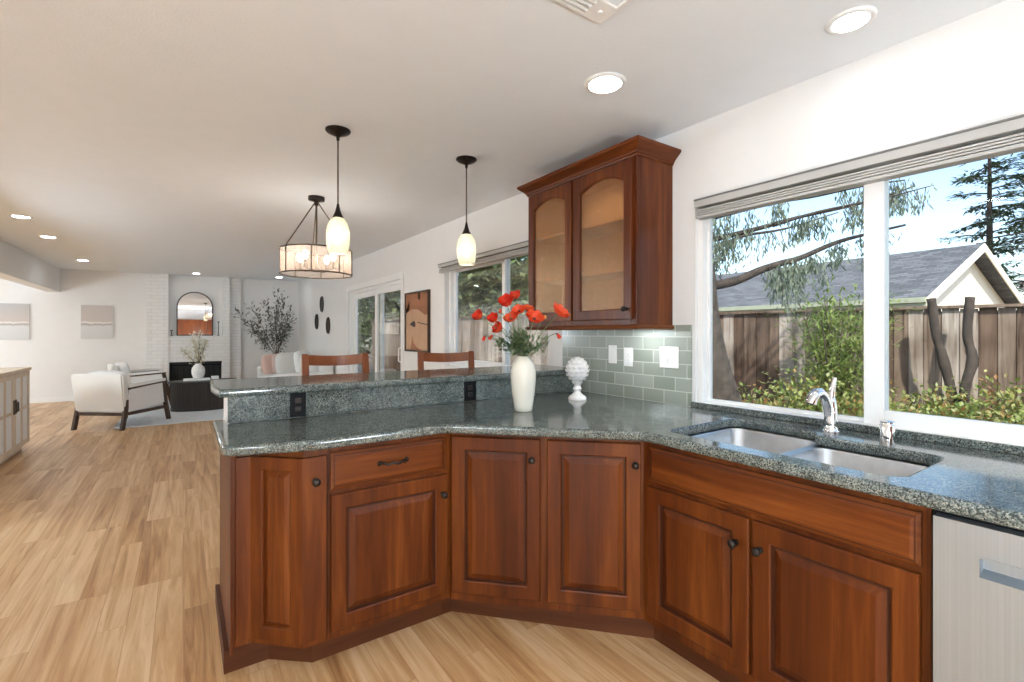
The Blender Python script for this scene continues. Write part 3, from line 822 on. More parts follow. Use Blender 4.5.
def arch_door(y_a, y_b, kn):
    w, h = y_a - y_b, .865
    f = PT((UX - .021, y_a, UZ0 + .030), (0, -1), (-1, 0))
    fr = .058; zs = h - .108; zc_ = h - .060      # spring line, crown of the arch
    n = 12
    inner = [(fr, fr), (w - fr, fr), (w - fr, zs)]
    outer = [(0, 0), (w, 0), (w, zs)]
    cw = (w - 2 * fr) / 2; rise = zc_ - zs; R = (cw * cw + rise * rise) / (2 * rise)
    for k in range(n + 1):
        x = w - fr - 2 * cw * k / n
        dx = x - w / 2; z = zc_ - R + math.sqrt(R * R - dx * dx)
        inner.append((x, z)); outer.append((w if k == 0 else (0 if k == n else x), h))
    inner.append((fr, zs)); outer.append((0, zs))
    inner.pop(3 + n) if False else None
    mb = MB()
    def ring(pts, d, shrink=0.0):
        cx, cz = w / 2, h / 2
        return [mb.bm.verts.new(f(p[0] + (shrink if p[0] < cx else -shrink) * (1 if shrink else 0), p[1] + (shrink if p[1] < cz else -shrink) * (1 if shrink else 0), d)) for p in pts]
    L = [ring(outer, -.021), ring(outer, -.003), ring(outer, 0, .003), ring(inner, 0, -.006), ring(inner, -.006), ring(inner, -.021)]
    L.append(L[0])
    k = len(inner)
    for a, b in zip(L, L[1:]):
        for i in range(k):
            fs = (a[i], a[(i + 1) % k], b[(i + 1) % k], b[i])
            if len(set(fs)) == 4:
                try: mb.bm.faces.new(fs)
                except ValueError: pass
    bmesh.ops.remove_doubles(mb.bm, verts=mb.bm.verts[:], dist=1e-5)
    d = obj('door', mb, 'cherry', root)
    mb = MB(); ins = [f(p[0] + (-.004 if p[0] < w / 2 else .004), p[1] + (.004 if p[1] > h / 2 else -.004), -.011) for p in inner]
    ins2 = [q + (f(0, 0, -.004) - f(0, 0, 0)) for q in ins]
    mb.rings([ins, ins2]); obj('glass_pane', mb, 'seeded', d)
    if kn: knob(f, kn, .055, d)
arch_door(2.672, 2.232, None)
arch_door(2.212, 1.748, .435)
# crown moulding and light rail
def crown(y0, y1, x0, prof, name, loop=False):
    mb = MB()
    rs = []
    for o_, z in prof:
        rs.append([(W - .001, y0 - o_, z), (x0 - o_, y0 - o_, z), (x0 - o_, y1 + o_, z), (W - .001, y1 + o_, z)])
    if loop: mb.rings(rs + [rs[0]], False, False, False); bmesh.ops.remove_doubles(mb.bm, verts=mb.bm.verts[:], dist=1e-6)
    else: mb.rings(rs)
    return obj(name, mb, 'cherry_h', root)
crown(UY0, UY1, UX - .002, [(0, 2.268), (.005, 2.268), (.007, 2.277), (.013, 2.283), (.016, 2.290), (.030, 2.304), (.046, 2.318), (.053, 2.323), (.058, 2.330), (.058, 2.342), (0, 2.342)], 'crown_moulding')
crown(UY0, UY1, UX - .002, [(-.018, 1.3615), (.010, 1.3615), (.018, 1.352), (.016, 1.342), (.006, 1.336), (-.018, 1.336)], 'light_rail', True)
# under-cabinet puck light
r = thing('puck_light', 'small round lamp mounted under the cherry wall cabinet', 'lamp', (2.15, 1.86, 1.348))
m = MB(); m.lathe([(.034, 0), (.036, .004), (.034, .0135)], (2.15, 1.86, 1.348), 20); obj('housing', m, 'plate', r, smooth=50)
m = MB(); m.lathe([(.026, -.001), (.027, .0)], (2.15, 1.86, 1.3475), 20); obj('lens', m, emitmat('puck_lens', (.95, .98, 1), 110), r)

r2_ = thing('puck_light', 'small round lamp added inside the top of the cherry wall cabinet', 'lamp', (2.15, 2.2, 2.25))  # extra lamp added to brighten the shelves
m = MB(); m.lathe([(.034, 0), (.036, .004), (.034, .0135)], (2.055, 2.2, UZ1 - .0365), 20); obj('housing', m, 'plate', r2_, smooth=50)
m = MB(); m.lathe([(.026, -.001), (.027, .0)], (2.055, 2.2, UZ1 - .037), 20); obj('lens', m, bpy.data.materials['puck_lens'], r2_)
# window blinds, raised
def blind(name_label, y0, y1, z0, z1, xf, xb, nsl):
    r = thing('window_blind', name_label, 'blind', (xf, (y0 + y1) / 2, z0))
    hz = z1 - (z1 - z0) * .42
    mb = MB(); mb.box((xf, y0, hz), (xb, y1, z1 - .008), .003); obj('valance', mb, 'blind', r)
    mb = MB(); mb.box((xf - .002, y0, z1 - .008), (xb, y1, z1), .001); obj('top_shadow_line', mb, 'blindshadow', r)  # thin dark strip standing in for the shadow line above the blind
    mb = MB(); k = nsl; top = hz - .012; bot = z0 + .016
    for i in range(k):
        z = bot + (top - bot) * (i + .5) / k
        mb.box((xf + .006, y0 + .01, z - (top - bot) / k * .33), (xb - .004, y1 - .01, z + (top - bot) / k * .33))
    obj('slats', mb, 'blind', r)
    mb = MB(); mb.box((xf + .004, y0 + .008, z0), (xb - .002, y1 - .008, z0 + .014), .003); obj('bottom_rail', mb, 'blind', r)
    return r
blind('grey blind pulled up above the kitchen sink window', -.29, 1.566, 1.930, 2.0345, W - .028, W + .04, 3)
blind('grey blind pulled up above the dining window behind the bar', 2.80, 4.66, 1.955, 2.048, W - .05, W - .001, 3)

# ---------------------------------------------------------------- ceiling lamps, vent, smoke detector
def downlight(x, y, label, r0=.083):
    z = ceil_z(y)
    r = thing('recessed_light', label, 'ceiling light', (x, y, z - .012), 0, 'recessed ceiling lights')
    m = MB(); m.lathe([(r0 + .012, .0115), (r0 + .010, .004), (r0, .0), (r0 - .010, .003), (r0 - .012, .0115)], (x, y, z - .012), 32, False, False); obj('trim_ring', m, 'trim', r, smooth=60)
    m = MB(); m.lathe([(r0 - .011, 0), (r0 - .011, .004)], (x, y, z - .0095), 32); obj('lens', m, 'lamp', r)
    return r
downlight(1.578, 1.548, 'round recessed ceiling light closest to the cherry wall cabinet')
downlight(1.981, .727, 'round recessed ceiling light above the kitchen sink window', .066)
downlight(-1.345, 6.774, 'recessed ceiling light along the dropped header, first one above the pale sideboard', .075)
downlight(-1.367, 8.10, 'recessed ceiling light along the dropped header, middle one of the row', .075)
downlight(-1.37, 10.58, 'recessed ceiling light along the dropped header, the one nearest the far wall', .075)
downlight(1.73, 11.48, 'recessed ceiling light near the far corner above the leafy plant', .075)
downlight(.222, 11.70, 'recessed ceiling light above the arched mirror', .07)
for i, (x, y) in enumerate([(.15, .35), (-.95, 1.0), (1.0, -.6), (-.5, -1.2), (-1.0, -2.4), (.8, -2.4), (-3.6, 1.0), (-3.6, 4.5), (-3.6, 7.5), (-3.6, 10.6), (-2.9, -1.5)]):  # unseen recessed lamps added to brighten the rooms
    downlight(x, y, 'added recessed fill light out of view, ' + ['over the kitchen floor', 'over the walkway beside the kitchen', 'behind the sink run', 'over the kitchen floor behind', 'by the back window', 'by the back wall', 'in the side room near the kitchen', 'in the side room middle', 'in the side room beyond the header', 'in the side room at the far end', 'by the back corner'][i], .075)

r = thing('ceiling_vent', 'white louvred ceiling register with a square corner plate', 'vent', (1.12, 1.12, ceil_z(1.12) - .02))
zv = ceil_z(1.12) - .004
m = MB()
x0, y0, s_ = 1.240 - .36, 1.240 - .30, 1
for k in range(13):
    y = y0 + .012 + k * .0215
    m.box((x0 + .0, y, zv - .016), (1.240 - .09, y + .005, zv))
obj('louvres', m, 'trim', r)
m = MB(); m.box((x0 - .02, y0 - .02, zv - .012), (x0, 1.240, zv)); m.box((x0, y0 - .02, zv - .012), (1.240, y0, zv)); m.box((1.240 - .012, y0, zv - .012), (1.240, 1.240 - .09, zv)); m.box((x0, 1.240 - .012, zv - .012), (1.240 - .09, 1.240, zv)); obj('frame', m, 'trim', r)
m = MB(); m.box((1.240 - .09, 1.240 - .09, zv - .010), (1.246, 1.246, zv), .004); m.lathe([(.008, -.016), (.008, -.010)], (1.195, 1.195, zv), 12); obj('damper_plate', m, 'trim', r)

# globe lamps added out of view to brighten the ceiling and rooms
def globe_fill(x, y, z, label, k):
    r = thing('fill_lamp', label, 'fill lamp', (x, y, 0))
    m = MB(); m.lathe([(.15, .001), (.15, .015), (.02, .025), (.012, .04), (.012, z - .20), (.05, z - .19), (.05, z - .17)], (x, y, 0), 24); obj('stand', m, 'bronze', r, smooth=40)
    m = MB(); m.blob((x, y, z), .19, .19, .19, 1, 28, 18); obj('fill_globe', m, emitmat('globe_fill_glass', (0.80, 0.91, 1.0), GLOBE_FILL * k), r, smooth='all')
globe_fill(-1.35, -1.0, 1.15, 'added globe fill lamp out of view at the walkway behind the camera', .85)
globe_fill(-2.7, -1.9, 1.30, 'added globe fill lamp out of view by the back window', .7)
globe_fill(.62, -1.35, .95, 'added globe fill lamp out of view on the kitchen floor behind the camera', 1.1)
globe_fill(-2.90, 5.8, 1.65, 'added globe fill lamp out of view behind the pale sideboard', 1.5)
globe_fill(-4.2, 10.6, 1.35, 'added globe fill lamp out of view in the side room beyond the header', .7)

# pendants over the bar
M['pend'] = None
mm, nt, b = newmat('crackled_cream_glass')
v = coords(nt)
n1 = noise_tex(nt, v, 55, 4, 0.7)
rr_ = ramp(nt, [(0.35, (0.80, 0.80, 0.62)), (0.6, (0.92, 0.91, 0.82))])
nt.links.new(n1.outputs['Fac'], rr_.inputs[0]); nt.links.new(rr_.outputs[0], b.inputs['Base Color'])
b.inputs['Roughness'].default_value = 0.25
tr = N(nt, 'ShaderNodeBsdfTranslucent'); nt.links.new(rr_.outputs[0], tr.inputs[0])
mx = N(nt, 'ShaderNodeMixShader'); mx.inputs[0].default_value = 0.34
nt.links.new(b.outputs[0], mx.inputs[1]); nt.links.new(tr.outputs[0], mx.inputs[2]); tp_ = N(nt, 'ShaderNodeBsdfTransparent'); mz = N(nt, 'ShaderNodeMixShader'); mz.inputs[0].default_value = .16
nt.links.new(mx.outputs[0], mz.inputs[1]); nt.links.new(tp_.outputs[0], mz.inputs[2]); nt.links.new(mz.outputs[0], nt.nodes['Material Output'].inputs[0])
M['pend'] = mm
M['bulb'] = emitmat('warm_bulb', (1.0, 0.94, 0.84), 16)
def pendant(x, y, label):
    zc = ceil_z(y)
    r = thing('pendant_light', label, 'pendant light', (x, y, zc), 0, 'pendants over the bar')
    m = MB(); m.lathe([(.068, -.001), (.068, -.008), (.060, -.016), (.052, -.018), (.040, -.026), (.022, -.032), (.010, -.040), (.008, -.060)], (x, y, zc), 28); obj('canopy', m, 'bronze', r, smooth=40)
    m = MB(); m.tube([(x, y, zc - .05), (x, y, 2.03)], .0045, 8); obj('rod', m, 'bronze2', r, smooth=True)
    m = MB(); m.lathe([(.006, 2.045), (.008, 2.035), (.013, 2.010), (.022, 1.985), (.030, 1.970), (.028, 1.962)], (x, y, 0), 20); obj('socket_cup', m, 'bronze', r, smooth=40)
    prof = [(.026, 1.968), (.040, 1.955), (.054, 1.930), (.0625, 1.890), (.0640, 1.855), (.0615, 1.815), (.055, 1.780), (.050, 1.765)]
    m = MB(); m.lathe(prof + [(q[0] - .003, q[1]) for q in reversed(prof)], (x, y, 0), 28, False, False)
    obj('glass_shade', m, 'pend', r, smooth=70)
    m = MB(); m.blob((x, y, 1.862), .024, .024, .034); obj('bulb', m, 'bulb', r, smooth='all')
    return r
pendant(.720, 2.777, 'cream glass pendant lamp overlapping the drum chandelier')
pendant(1.537, 2.762, 'cream glass pendant lamp hanging in front of the dining window')

# drum chandelier over the dining area
cx, cy = .937, 4.30; zc = ceil_z(cy)
r = thing('chandelier', 'drum chandelier with bronze frame and translucent shade hanging behind the bar', 'chandelier', (cx, cy, zc))
m = MB(); m.lathe([(.066, -.001), (.066, -.030), (.030, -.036), (.016, -.05), (.016, -.075)], (cx, cy, zc), 24); obj('canopy', m, 'bronze', r, smooth=40)
RD, ZT, ZB = .285, 2.018, 1.812
m = MB(); m.tube([(cx, cy, zc - .06), (cx, cy, 1.86)], .008, 8); obj('stem', m, 'bronze2', r, smooth=True)
for k in range(3):
    a = radians(205 + 120 * k)
    m = MB(); m.tube([(cx + .018 * cos(a), cy + .018 * sin(a), zc - .055), (cx + RD * cos(a), cy + RD * sin(a), ZT + .004)], .005, 6); obj('hanging_rod', m, 'bronze2', r, smooth=True)
for z in (ZT, ZB):
    m = MB(); m.tube([(cx + RD * cos(2 * pi * k / 40), cy + RD * sin(2 * pi * k / 40), z) for k in range(41)], .006, 6, False); obj('ring', m, 'bronze2', r, smooth=True)
for k in range(8):
    a = radians(25 + 45 * k); m = MB(); m.tube([(cx + (RD + .001) * cos(a), cy + (RD + .001) * sin(a), ZB), (cx + (RD + .001) * cos(a), cy + (RD + .001) * sin(a), ZT)], .005, 6); obj('strap', m, 'bronze2', r)
mm, nt, b = newmat('sheer_chandelier_shade')
nt.nodes.remove(b)
t_ = N(nt, 'ShaderNodeBsdfTransparent'); t_.inputs[0].default_value = (1, .93, .87, 1)
d_ = N(nt, 'ShaderNodeBsdfTranslucent'); d_.inputs[0].default_value = (.88, .80, .74, 1)
d2 = N(nt, 'ShaderNodeBsdfDiffuse'); d2.inputs[0].default_value = (.80, .72, .66, 1)
x1 = N(nt, 'ShaderNodeMixShader'); x1.inputs[0].default_value = .35; nt.links.new(d_.outputs[0], x1.inputs[1]); nt.links.new(d2.outputs[0], x1.inputs[2])
x2 = N(nt, 'ShaderNodeMixShader'); x2.inputs[0].default_value = .20; nt.links.new(t_.outputs[0], x2.inputs[1]); nt.links.new(x1.outputs[0], x2.inputs[2])
nt.links.new(x2.outputs[0], nt.nodes['Material Output'].inputs[0]); M['sheer'] = mm
m = MB(); m.lathe([(RD - .004, ZB), (RD - .004, ZT), (RD - .006, ZT), (RD - .006, ZB)], (cx, cy, 0), 40, False, False); obj('drum_shade', m, 'sheer', r, smooth=60)
m = MB(); m.lathe([(.03, 1.835), (.035, 1.85), (.02, 1.87), (.012, 1.885)], (cx, cy, 0), 16)
for k in range(4):
    a = radians(45 + 90 * k); ca, sa = cos(a), sin(a)
    m.tube([(cx + .02 * ca, cy + .02 * sa, 1.855), (cx + .10 * ca, cy + .10 * sa, 1.845), (cx + .155 * ca, cy + .155 * sa, 1.86)], .005, 6)
    m.lathe([(.022, 1.86), (.024, 1.866), (.012, 1.868), (.012, 1.925), (.004, 1.926)], (cx + .155 * ca, cy + .155 * sa, 0), 12)
obj('arm_frame', m, 'bronze2', r, smooth=40)
for k in range(4):
    a = radians(45 + 90 * k)
    m = MB(); m.blob((cx + .155 * cos(a), cy + .155 * sin(a), 1.962), .022, .022, .036); obj('bulb', m, emitmat('chandelier_bulb', (1, .93, .84), 52) if k == 0 else bpy.data.materials['chandelier_bulb'], r, smooth='all')

# ---------------------------------------------------------------- counter decor
vx, vy = 1.452, 2.006
m = MB(); m.lathe([(.040, 0), (.046, .003), (.050, .03), (.060, .10), (.066, .17), (.065, .21), (.056, .245), (.040, .268), (.034, .276), (.034, .283), (.031, .283), (.030, .270), (.045, .24), (.05, .15), (.03, .01), (.004, .008)], (vx, vy, .9145), 36)
o = obj('vase', m, 'ceramic', None, (vx, vy, .9145), smooth='all'); tag(o, 'tall cream ceramic vase holding red poppies on the granite worktop', 'vase')
# poppies
POP = [
 ((1.251, 2.096, 1.391), .022, 0, 'poppy reaching furthest out on the window side of the vase'),
 ((1.332, 2.093, 1.376), .022, 0, 'poppy just right of the outermost one, partly in front of the window bar'),
 ((1.278, 2.101, 1.304), .015, 1, 'small half closed poppy hanging lowest on the window side'),
 ((1.329, 2.105, 1.307), .017, 1, 'half closed poppy beside the lowest hanging one'),
 ((1.369, 2.081, 1.331), .024, 0, 'drooping poppy low above the green leaves on the window side'),
 ((1.345, 1.994, 1.453), .028, 0, 'large round poppy high on the window side of the bunch'),
 ((1.446, 2.064, 1.493), .023, 0, 'topmost poppy of the bunch'),
 ((1.385, 2.008, 1.381), .026, 2, 'poppy in the middle of the bunch right above the leaves'),
 ((1.412, 1.985, 1.422), .022, 2, 'poppy in the middle of the bunch just below the topmost flower'),
 ((1.509, 2.048, 1.432), .022, 2, 'poppy touching the edge of the wall cabinet in view'),
 ((1.491, 1.971, 1.379), .032, 2, 'wide open orange red poppy straight above the vase mouth'),
 ((1.626, 1.940, 1.412), .034, 2, 'biggest orange red poppy in front of the cherry wall cabinet'),
 ((1.590, 1.904, 1.317), .018, 1, 'small poppy hanging down below the wall cabinet'),
]
neck = Vector((vx, vy, 1.185))
for i, (p, rad, kind, lab) in enumerate(POP):
    p = Vector(p)
    rad *= 1.28
    r = thing('poppy', lab, 'flower', (vx, vy, 1.0), 0, 'poppies in the vase')
    a = 2 * pi * i / len(POP)
    s0 = Vector((vx + .016 * cos(a), vy + .016 * sin(a), .99)); s1 = Vector((vx + .020 * cos(a), vy + .020 * sin(a), 1.20))
    dirv = (p - s1); mid = s1 + dirv * .5 + Vector((0, 0, .035))
    pts = []
    for k in range(7):
        t = k / 6; pts.append(s1 * (1 - t) ** 2 + (mid * 2 * t * (1 - t)) + p * t * t)
    m = MB(); m.tube([s0] + pts, [.0019] * 8, 6); obj('stem', m, 'stem', r, smooth=True)
    out = Vector((dirv.x, dirv.y, 0)).normalized() if Vector((dirv.x, dirv.y, 0)).length > .01 else Vector((1, 0, 0))
    ax = (out * random.uniform(.2, .9) + Vector((-.45, -.65, 0)) * random.uniform(.3, .8) + Vector((0, 0, {0: .55, 1: -.9, 2: .7}[kind]))).normalized()
    u = ax.cross(Vector((0, 0, 1)) if abs(ax.z) < .9 else Vector((1, 0, 0))).normalized(); w = ax.cross(u)
    m = MB()
    npet = 5
    for layer in range(2):
        for k in range(npet):
            b0 = 2 * pi * (k + .5 * layer) / npet + random.uniform(-.15, .15)
            opn = {0: 1.0, 1: .35, 2: 1.15}[kind] * (1.0 if layer == 0 else .72)
            rows = []
            for j in range(6):
                t = j / 5
                rr = rad * (.12 + opn * sin(t * 1.35)); hh = rad * (.15 + 1.25 * t ** 1.5 * (1.0 if kind != 2 else .62))
                row = []
                for q in range(7):
                    s_ = (q / 6 - .5) * 2
                    wdt = (1.15 if kind != 1 else .95) * sin(min(1, t * 1.1 + .15) * pi / 2) * .72
                    an = b0 + s_ * wdt
                    ruf = rad * .13 * t * sin(5.5 * s_ + 2.1 * k + layer)
                    edge = 1 - .14 * s_ * s_ * t
                    row.append(p + (u * cos(an) + w * sin(an)) * rr * edge + ax * (hh * edge + ruf))
                rows.append(row)
            vs = [[m.bm.verts.new(q) for q in row] for row in rows]
            for a1, a2 in zip(vs, vs[1:]):
                for q in range(6): m.bm.faces.new((a1[q], a1[q + 1], a2[q + 1], a2[q]))
    obj('petals', m, 'petal2' if kind == 2 else 'petal', r, smooth='all')
    m = MB(); m.blob(p + ax * rad * .28, rad * .26, rad * .26, rad * .24, 1, 8, 6); obj('flower_centre', m, 'pollen', r, smooth='all')
for p, mt, lab in (((1.320, 2.02, 1.428), 'petal', 'closed dark red poppy bud left of the large round poppy'), ((1.555, 1.956, 1.401), 'bud', 'round orange seed head on a bare stalk before the cabinet')):
    p = Vector(p); r = thing('poppy_bud', lab, 'flower bud', (vx, vy, 1.0))
    s1 = Vector((vx + .005, vy - .012, 1.20)); mid = (s1 + p) / 2 + Vector((0, 0, .03))
    m = MB(); m.tube([Vector((vx, vy - .01, .99))] + [s1 * (1 - t) ** 2 + mid * 2 * t * (1 - t) + p * t * t for t in [k / 6 for k in range(7)]], .0017, 6); obj('stem', m, 'stem', r, smooth=True)
    m = MB(); m.blob(p, .008, .008, .011); obj('bud', m, mt, r, smooth='all')
# leafy sprigs
for i, (dx, dy, dz, lab) in enumerate([(-.12, .07, .065, 'leafy sprig spreading to the window side of the vase'), (.10, -.07, .06, 'leafy sprig spreading to the cabinet side of the vase'), (-.05, -.06, .09, 'leafy sprig leaning forward over the vase rim'), (.06, .05, .10, 'leafy sprig standing at the back of the vase'), (-.075, .02, .11, 'leafy sprig between the window side poppies and the vase')]):
    r = thing('leafy_sprig', lab, 'leaves', (vx, vy, 1.0), 0, 'leafy sprigs in the vase')
    tip = Vector((vx + dx, vy + dy, 1.20 + dz)); s1 = Vector((vx + dx * .15, vy + dy * .15, 1.195)); mid = s1 + (tip - s1) * .4 + Vector((0, 0, .04))
    pts = [s1 * (1 - t) ** 2 + mid * 2 * t * (1 - t) + tip * t * t for t in [k / 8 for k in range(9)]]
    m = MB(); m.tube([Vector((vx + dx * .05, vy + dy * .05, .99))] + pts, .0016, 5); obj('stem', m, 'stem', r, smooth=True)
    m = MB()
    for k in range(95):
        t = random.uniform(.15, 1); q = pts[min(8, int(t * 8))] + Vector([random.gauss(0, .017) for _ in range(3)])
        dv = (tip - s1).normalized() * random.uniform(0, .8) + Vector([random.uniform(-1, 1) for _ in range(3)])
        m.leaf(q, dv, Vector((0, 0, 1)), random.uniform(.024, .050), random.uniform(.011, .019))
    obj('leaves', m, 'vaseleaf', r)
# artichoke finial
ax_, ay_ = 1.972, 2.166
r = thing('artichoke_finial', 'distressed white artichoke shaped finial on a turned pedestal', 'ornament', (ax_, ay_, .9145))
m = MB(); m.lathe([(.054, 0), (.055, .010), (.050, .018), (.034, .030), (.022, .042), (.017, .052), (.024, .058), (.027, .066), (.022, .074), (.018, .084), (.024, .094), (.035, .104), (.02, .11)], (ax_, ay_, .9145), 28); obj('pedestal', m, 'whiteceramic', r, smooth=45)
m = MB(); c0 = Vector((ax_, ay_, .9145 + .178))
m.blob(c0, .062, .062, .070, 1, 18, 12)
rows = 8
for j in range(rows):
    ph = -1.2 + 2.5 * j / (rows - 1); nn = max(4, int(12 * cos(ph) + .5))
    for k in range(nn):
        th = 2 * pi * (k + .5 * (j % 2)) / nn
        nrm = Vector((cos(ph) * cos(th), cos(ph) * sin(th), sin(ph))); upv = Vector((-sin(ph) * cos(th), -sin(ph) * sin(th), cos(ph))); sd = nrm.cross(upv)
        base = c0 + Vector((nrm.x * .062, nrm.y * .062, nrm.z * .070))
        L = .024; wd = .018
        pr = [(0, -.012, -.002), (wd, -.004, .003), (wd * .8, L * .45, .006), (0, L * .85, .007), (-wd * .8, L * .45, .006), (-wd, -.004, .003)]
        top = [m.bm.verts.new(base + sd * a + upv * b_ + nrm * c_) for a, b_, c_ in pr]
        ctr = m.bm.verts.new(base + upv * L * .2 + nrm * .012)
        for q in range(6): m.bm.faces.new((top[q], top[(q + 1) % 6], ctr))
obj('artichoke_head', m, 'whiteceramic', r, fix=False)

# ---------------------------------------------------------------- bar stools behind the peninsula
def stool(label):
    r = thing('bar_stool', label, 'stool', (0, 0, 0), 0, 'stools at the bar')
    # local: faces -y (the bar), back at +y
    hw = .215
    for s in (-1, 1):
        m = MB()
        rs = []
        for z, y, ww in ((0, .225, .020), (.40, .195, .021), (.74, .190, .022), (.95, .210, .022), (1.165, .255, .020), (1.178, .258, .018)):
            x = s * (hw - .022); rs.append([(x - ww, y - .018, z), (x + ww, y - .018, z), (x + ww, y + .018, z), (x - ww, y + .018, z)])
        m.rings(rs); obj('rear_leg', m, 'stoolwood', r)
        m = MB(); m.prism([(s * .19 - .019, -.215), (s * .19 + .019, -.215), (s * .19 + .019, -.177), (s * .19 - .019, -.177)], 0, .70); obj('front_leg', m, 'stoolwood', r)
    m = MB(); m.box((-.225, -.235, .715), (.225, .20, .755), .014, 3); obj('seat', m, 'stoolwood', r, smooth=40)
    m = MB(); m.box((-.19, -.205, .655), (.19, .205, .715), .003); obj('apron', m, 'stoolwood', r)
    def rail(z0, z1, bow, nm, yb):
        m = MB(); rs = []
        for k in range(9):
            t = k / 8; x = -hw + .036 + (2 * hw - .072) * t; y = yb + bow * sin(pi * t); dz = .010 * sin(pi * t) * -1
            rs.append([(x, y - .011, z0 + dz), (x, y + .011, z0 + dz), (x, y + .013, z1 + dz), (x, y - .009, z1 + dz)])
        m.rings(rs); return obj(nm, m, 'stoolwood', r, smooth=30)
    rail(1.105, 1.172, .028, 'top_rail', .248); rail(.85, .915, .024, 'lower_rail', .203)
    for (x0, y0, x1, y1, z) in ((-.19, -.196, .19, -.196, .25), (-.19, .20, .19, .20, .34), (-.19, -.196, -.19, .20, .30), (.19, -.196, .19, .20, .30)):
        m = MB(); m.tube([(x0, y0, z), (x1, y1, z)], .012, 8); obj('stretcher', m, 'stoolwood', r, smooth=True)
    return r
st = stool('orange brown bar stool in front of the patio door')
st.location = (.835, 3.09, 0); st.rotation_euler = (0, 0, radians(-4)); ORG[st.name] = Vector(st.location)
st2 = dup(st, (1.575, 3.03, 0), radians(-16), 'dark red brown bar stool below the bird picture')

# ---------------------------------------------------------------- art on the walls
def artmat(name, build):
    m, nt, b = newmat(name); b.inputs['Roughness'].default_value = .8
    v = coords(nt); build(nt, b, v); return m
def abstract_paint(dark):
    def bld(nt, b, v):
        s = N(nt, 'ShaderNodeSeparateXYZ'); nt.links.new(v, s.inputs[0])
        n = noise_tex(nt, v, 7, 4)
        ad = N(nt, 'ShaderNodeMath', operation='MULTIPLY_ADD'); ad.inputs[1].default_value = .10; nt.links.new(n.outputs['Fac'], ad.inputs[0]); nt.links.new(s.outputs[2], ad.inputs[2])
        r = ramp(nt, [(0.0, (.60, .60, .59)), (.30, (.66, .66, .65)), (.345, (.40, .36, .33)), (.375, (.80, .78, .75)), (.40, (.57, .50, .46)), (.75, (.55, .50, .47) if not dark else (.46, .46, .46)), (1, (.60, .57, .54) if not dark else (.42, .43, .43))])
        nt.links.new(ad.outputs[0], r.inputs[0]); nt.links.new(r.outputs[0], b.inputs['Base Color'])
    return bld
def canvas(x0, x1, z0, z1, label, dark):
    r = thing('canvas_painting', label, 'painting', ((x0 + x1) / 2, FY - .032, z0), 0)
    m = MB(); m.box((x0, FY - .030, z0), (x1, FY - .001, z1)); obj('frame', m, 'linen', r)
    m = MB(); m.box((x0 + .006, FY - .034, z0 + .006), (x1 - .006, FY - .0305, z1 - .006)); obj('canvas', m, artmat('painted_canvas_' + ('grey' if dark else 'beige'), abstract_paint(dark)), r)
canvas(-1.635, -1.150, 1.19, 1.86, 'square abstract beige painting on the far wall beside the white brick', False)
canvas(-2.95, -2.345, 1.18, 1.855, 'abstract grey painting on the far wall past the dropped header', True)
# bird picture on the window wall
r = thing('bird_picture', 'framed tan picture of small birds on the wall beside the patio door', 'picture', (W - .03, 5.29, 1.10))
ya, yb, za_, zb_ = 4.95, 5.64, 1.09, 1.805
m = MB(); m.box((W - .032, ya, za_), (W - .001, ya + .022, zb_)); m.box((W - .032, yb - .022, za_), (W - .001, yb, zb_)); m.box((W - .032, ya + .022, za_), (W - .001, yb - .022, za_ + .022)); m.box((W - .032, ya + .022, zb_ - .022), (W - .001, yb - .022, zb_)); obj('frame', m, 'darkwood', r)
M['tan'] = plain('tan_painted_ground', (.50, .31, .19), .7, var=.10, nscale=4)
M['rust'] = plain('rust_painted_field', (.32, .13, .06), .7, var=.12, nscale=6)
M['ink'] = plain('dark_paint', (.05, .035, .03), .7, var=.2)
m = MB(); m.box((W - .020, ya + .022, za_ + .022), (W - .002, yb - .022, zb_ - .022)); pc = obj('picture_panel', m, 'tan', r)
xx = W - .0215
def patch(pts, mat, nm):
    m = MB(); m.rings([[(xx, y, z) for y, z in pts], [(xx + .0012, y, z) for y, z in pts]]); return obj(nm, m, mat, pc)
patch([(yb - .023, 1.55), (5.45, 1.60), (5.25, 1.59), (5.05, 1.52), (ya + .023, 1.53), (ya + .023, zb_ - .023), (yb - .023, zb_ - .023)], 'rust', 'rust_field')
patch([(5.50, 1.415), (5.42, 1.45), (5.36, 1.46), (5.33, 1.43), (5.33, 1.39), (5.38, 1.385), (5.43, 1.40)], 'ink', 'painted_bird')
patch([(5.27, 1.445), (5.00, 1.415), (ya + .023, 1.412), (ya + .023, 1.404), (5.0, 1.405), (5.27, 1.435)], 'ink', 'painted_branch')
patch([(yb - .023, 1.60), (5.57, 1.63), (5.52, 1.70), (5.50, 1.66), (5.53, 1.58), (yb - .023, 1.56)], 'ink', 'painted_bird')
patch([(5.48, za_ + .023), (5.42, 1.28), (5.39, 1.20), (5.30, za_ + .06), (5.15, za_ + .023)], 'rust', 'painted_rock')
patch([(5.25, zb_ - .023), (5.24, 1.71), (5.20, 1.71), (5.20, zb_ - .023)], 'linen', 'painted_moon')
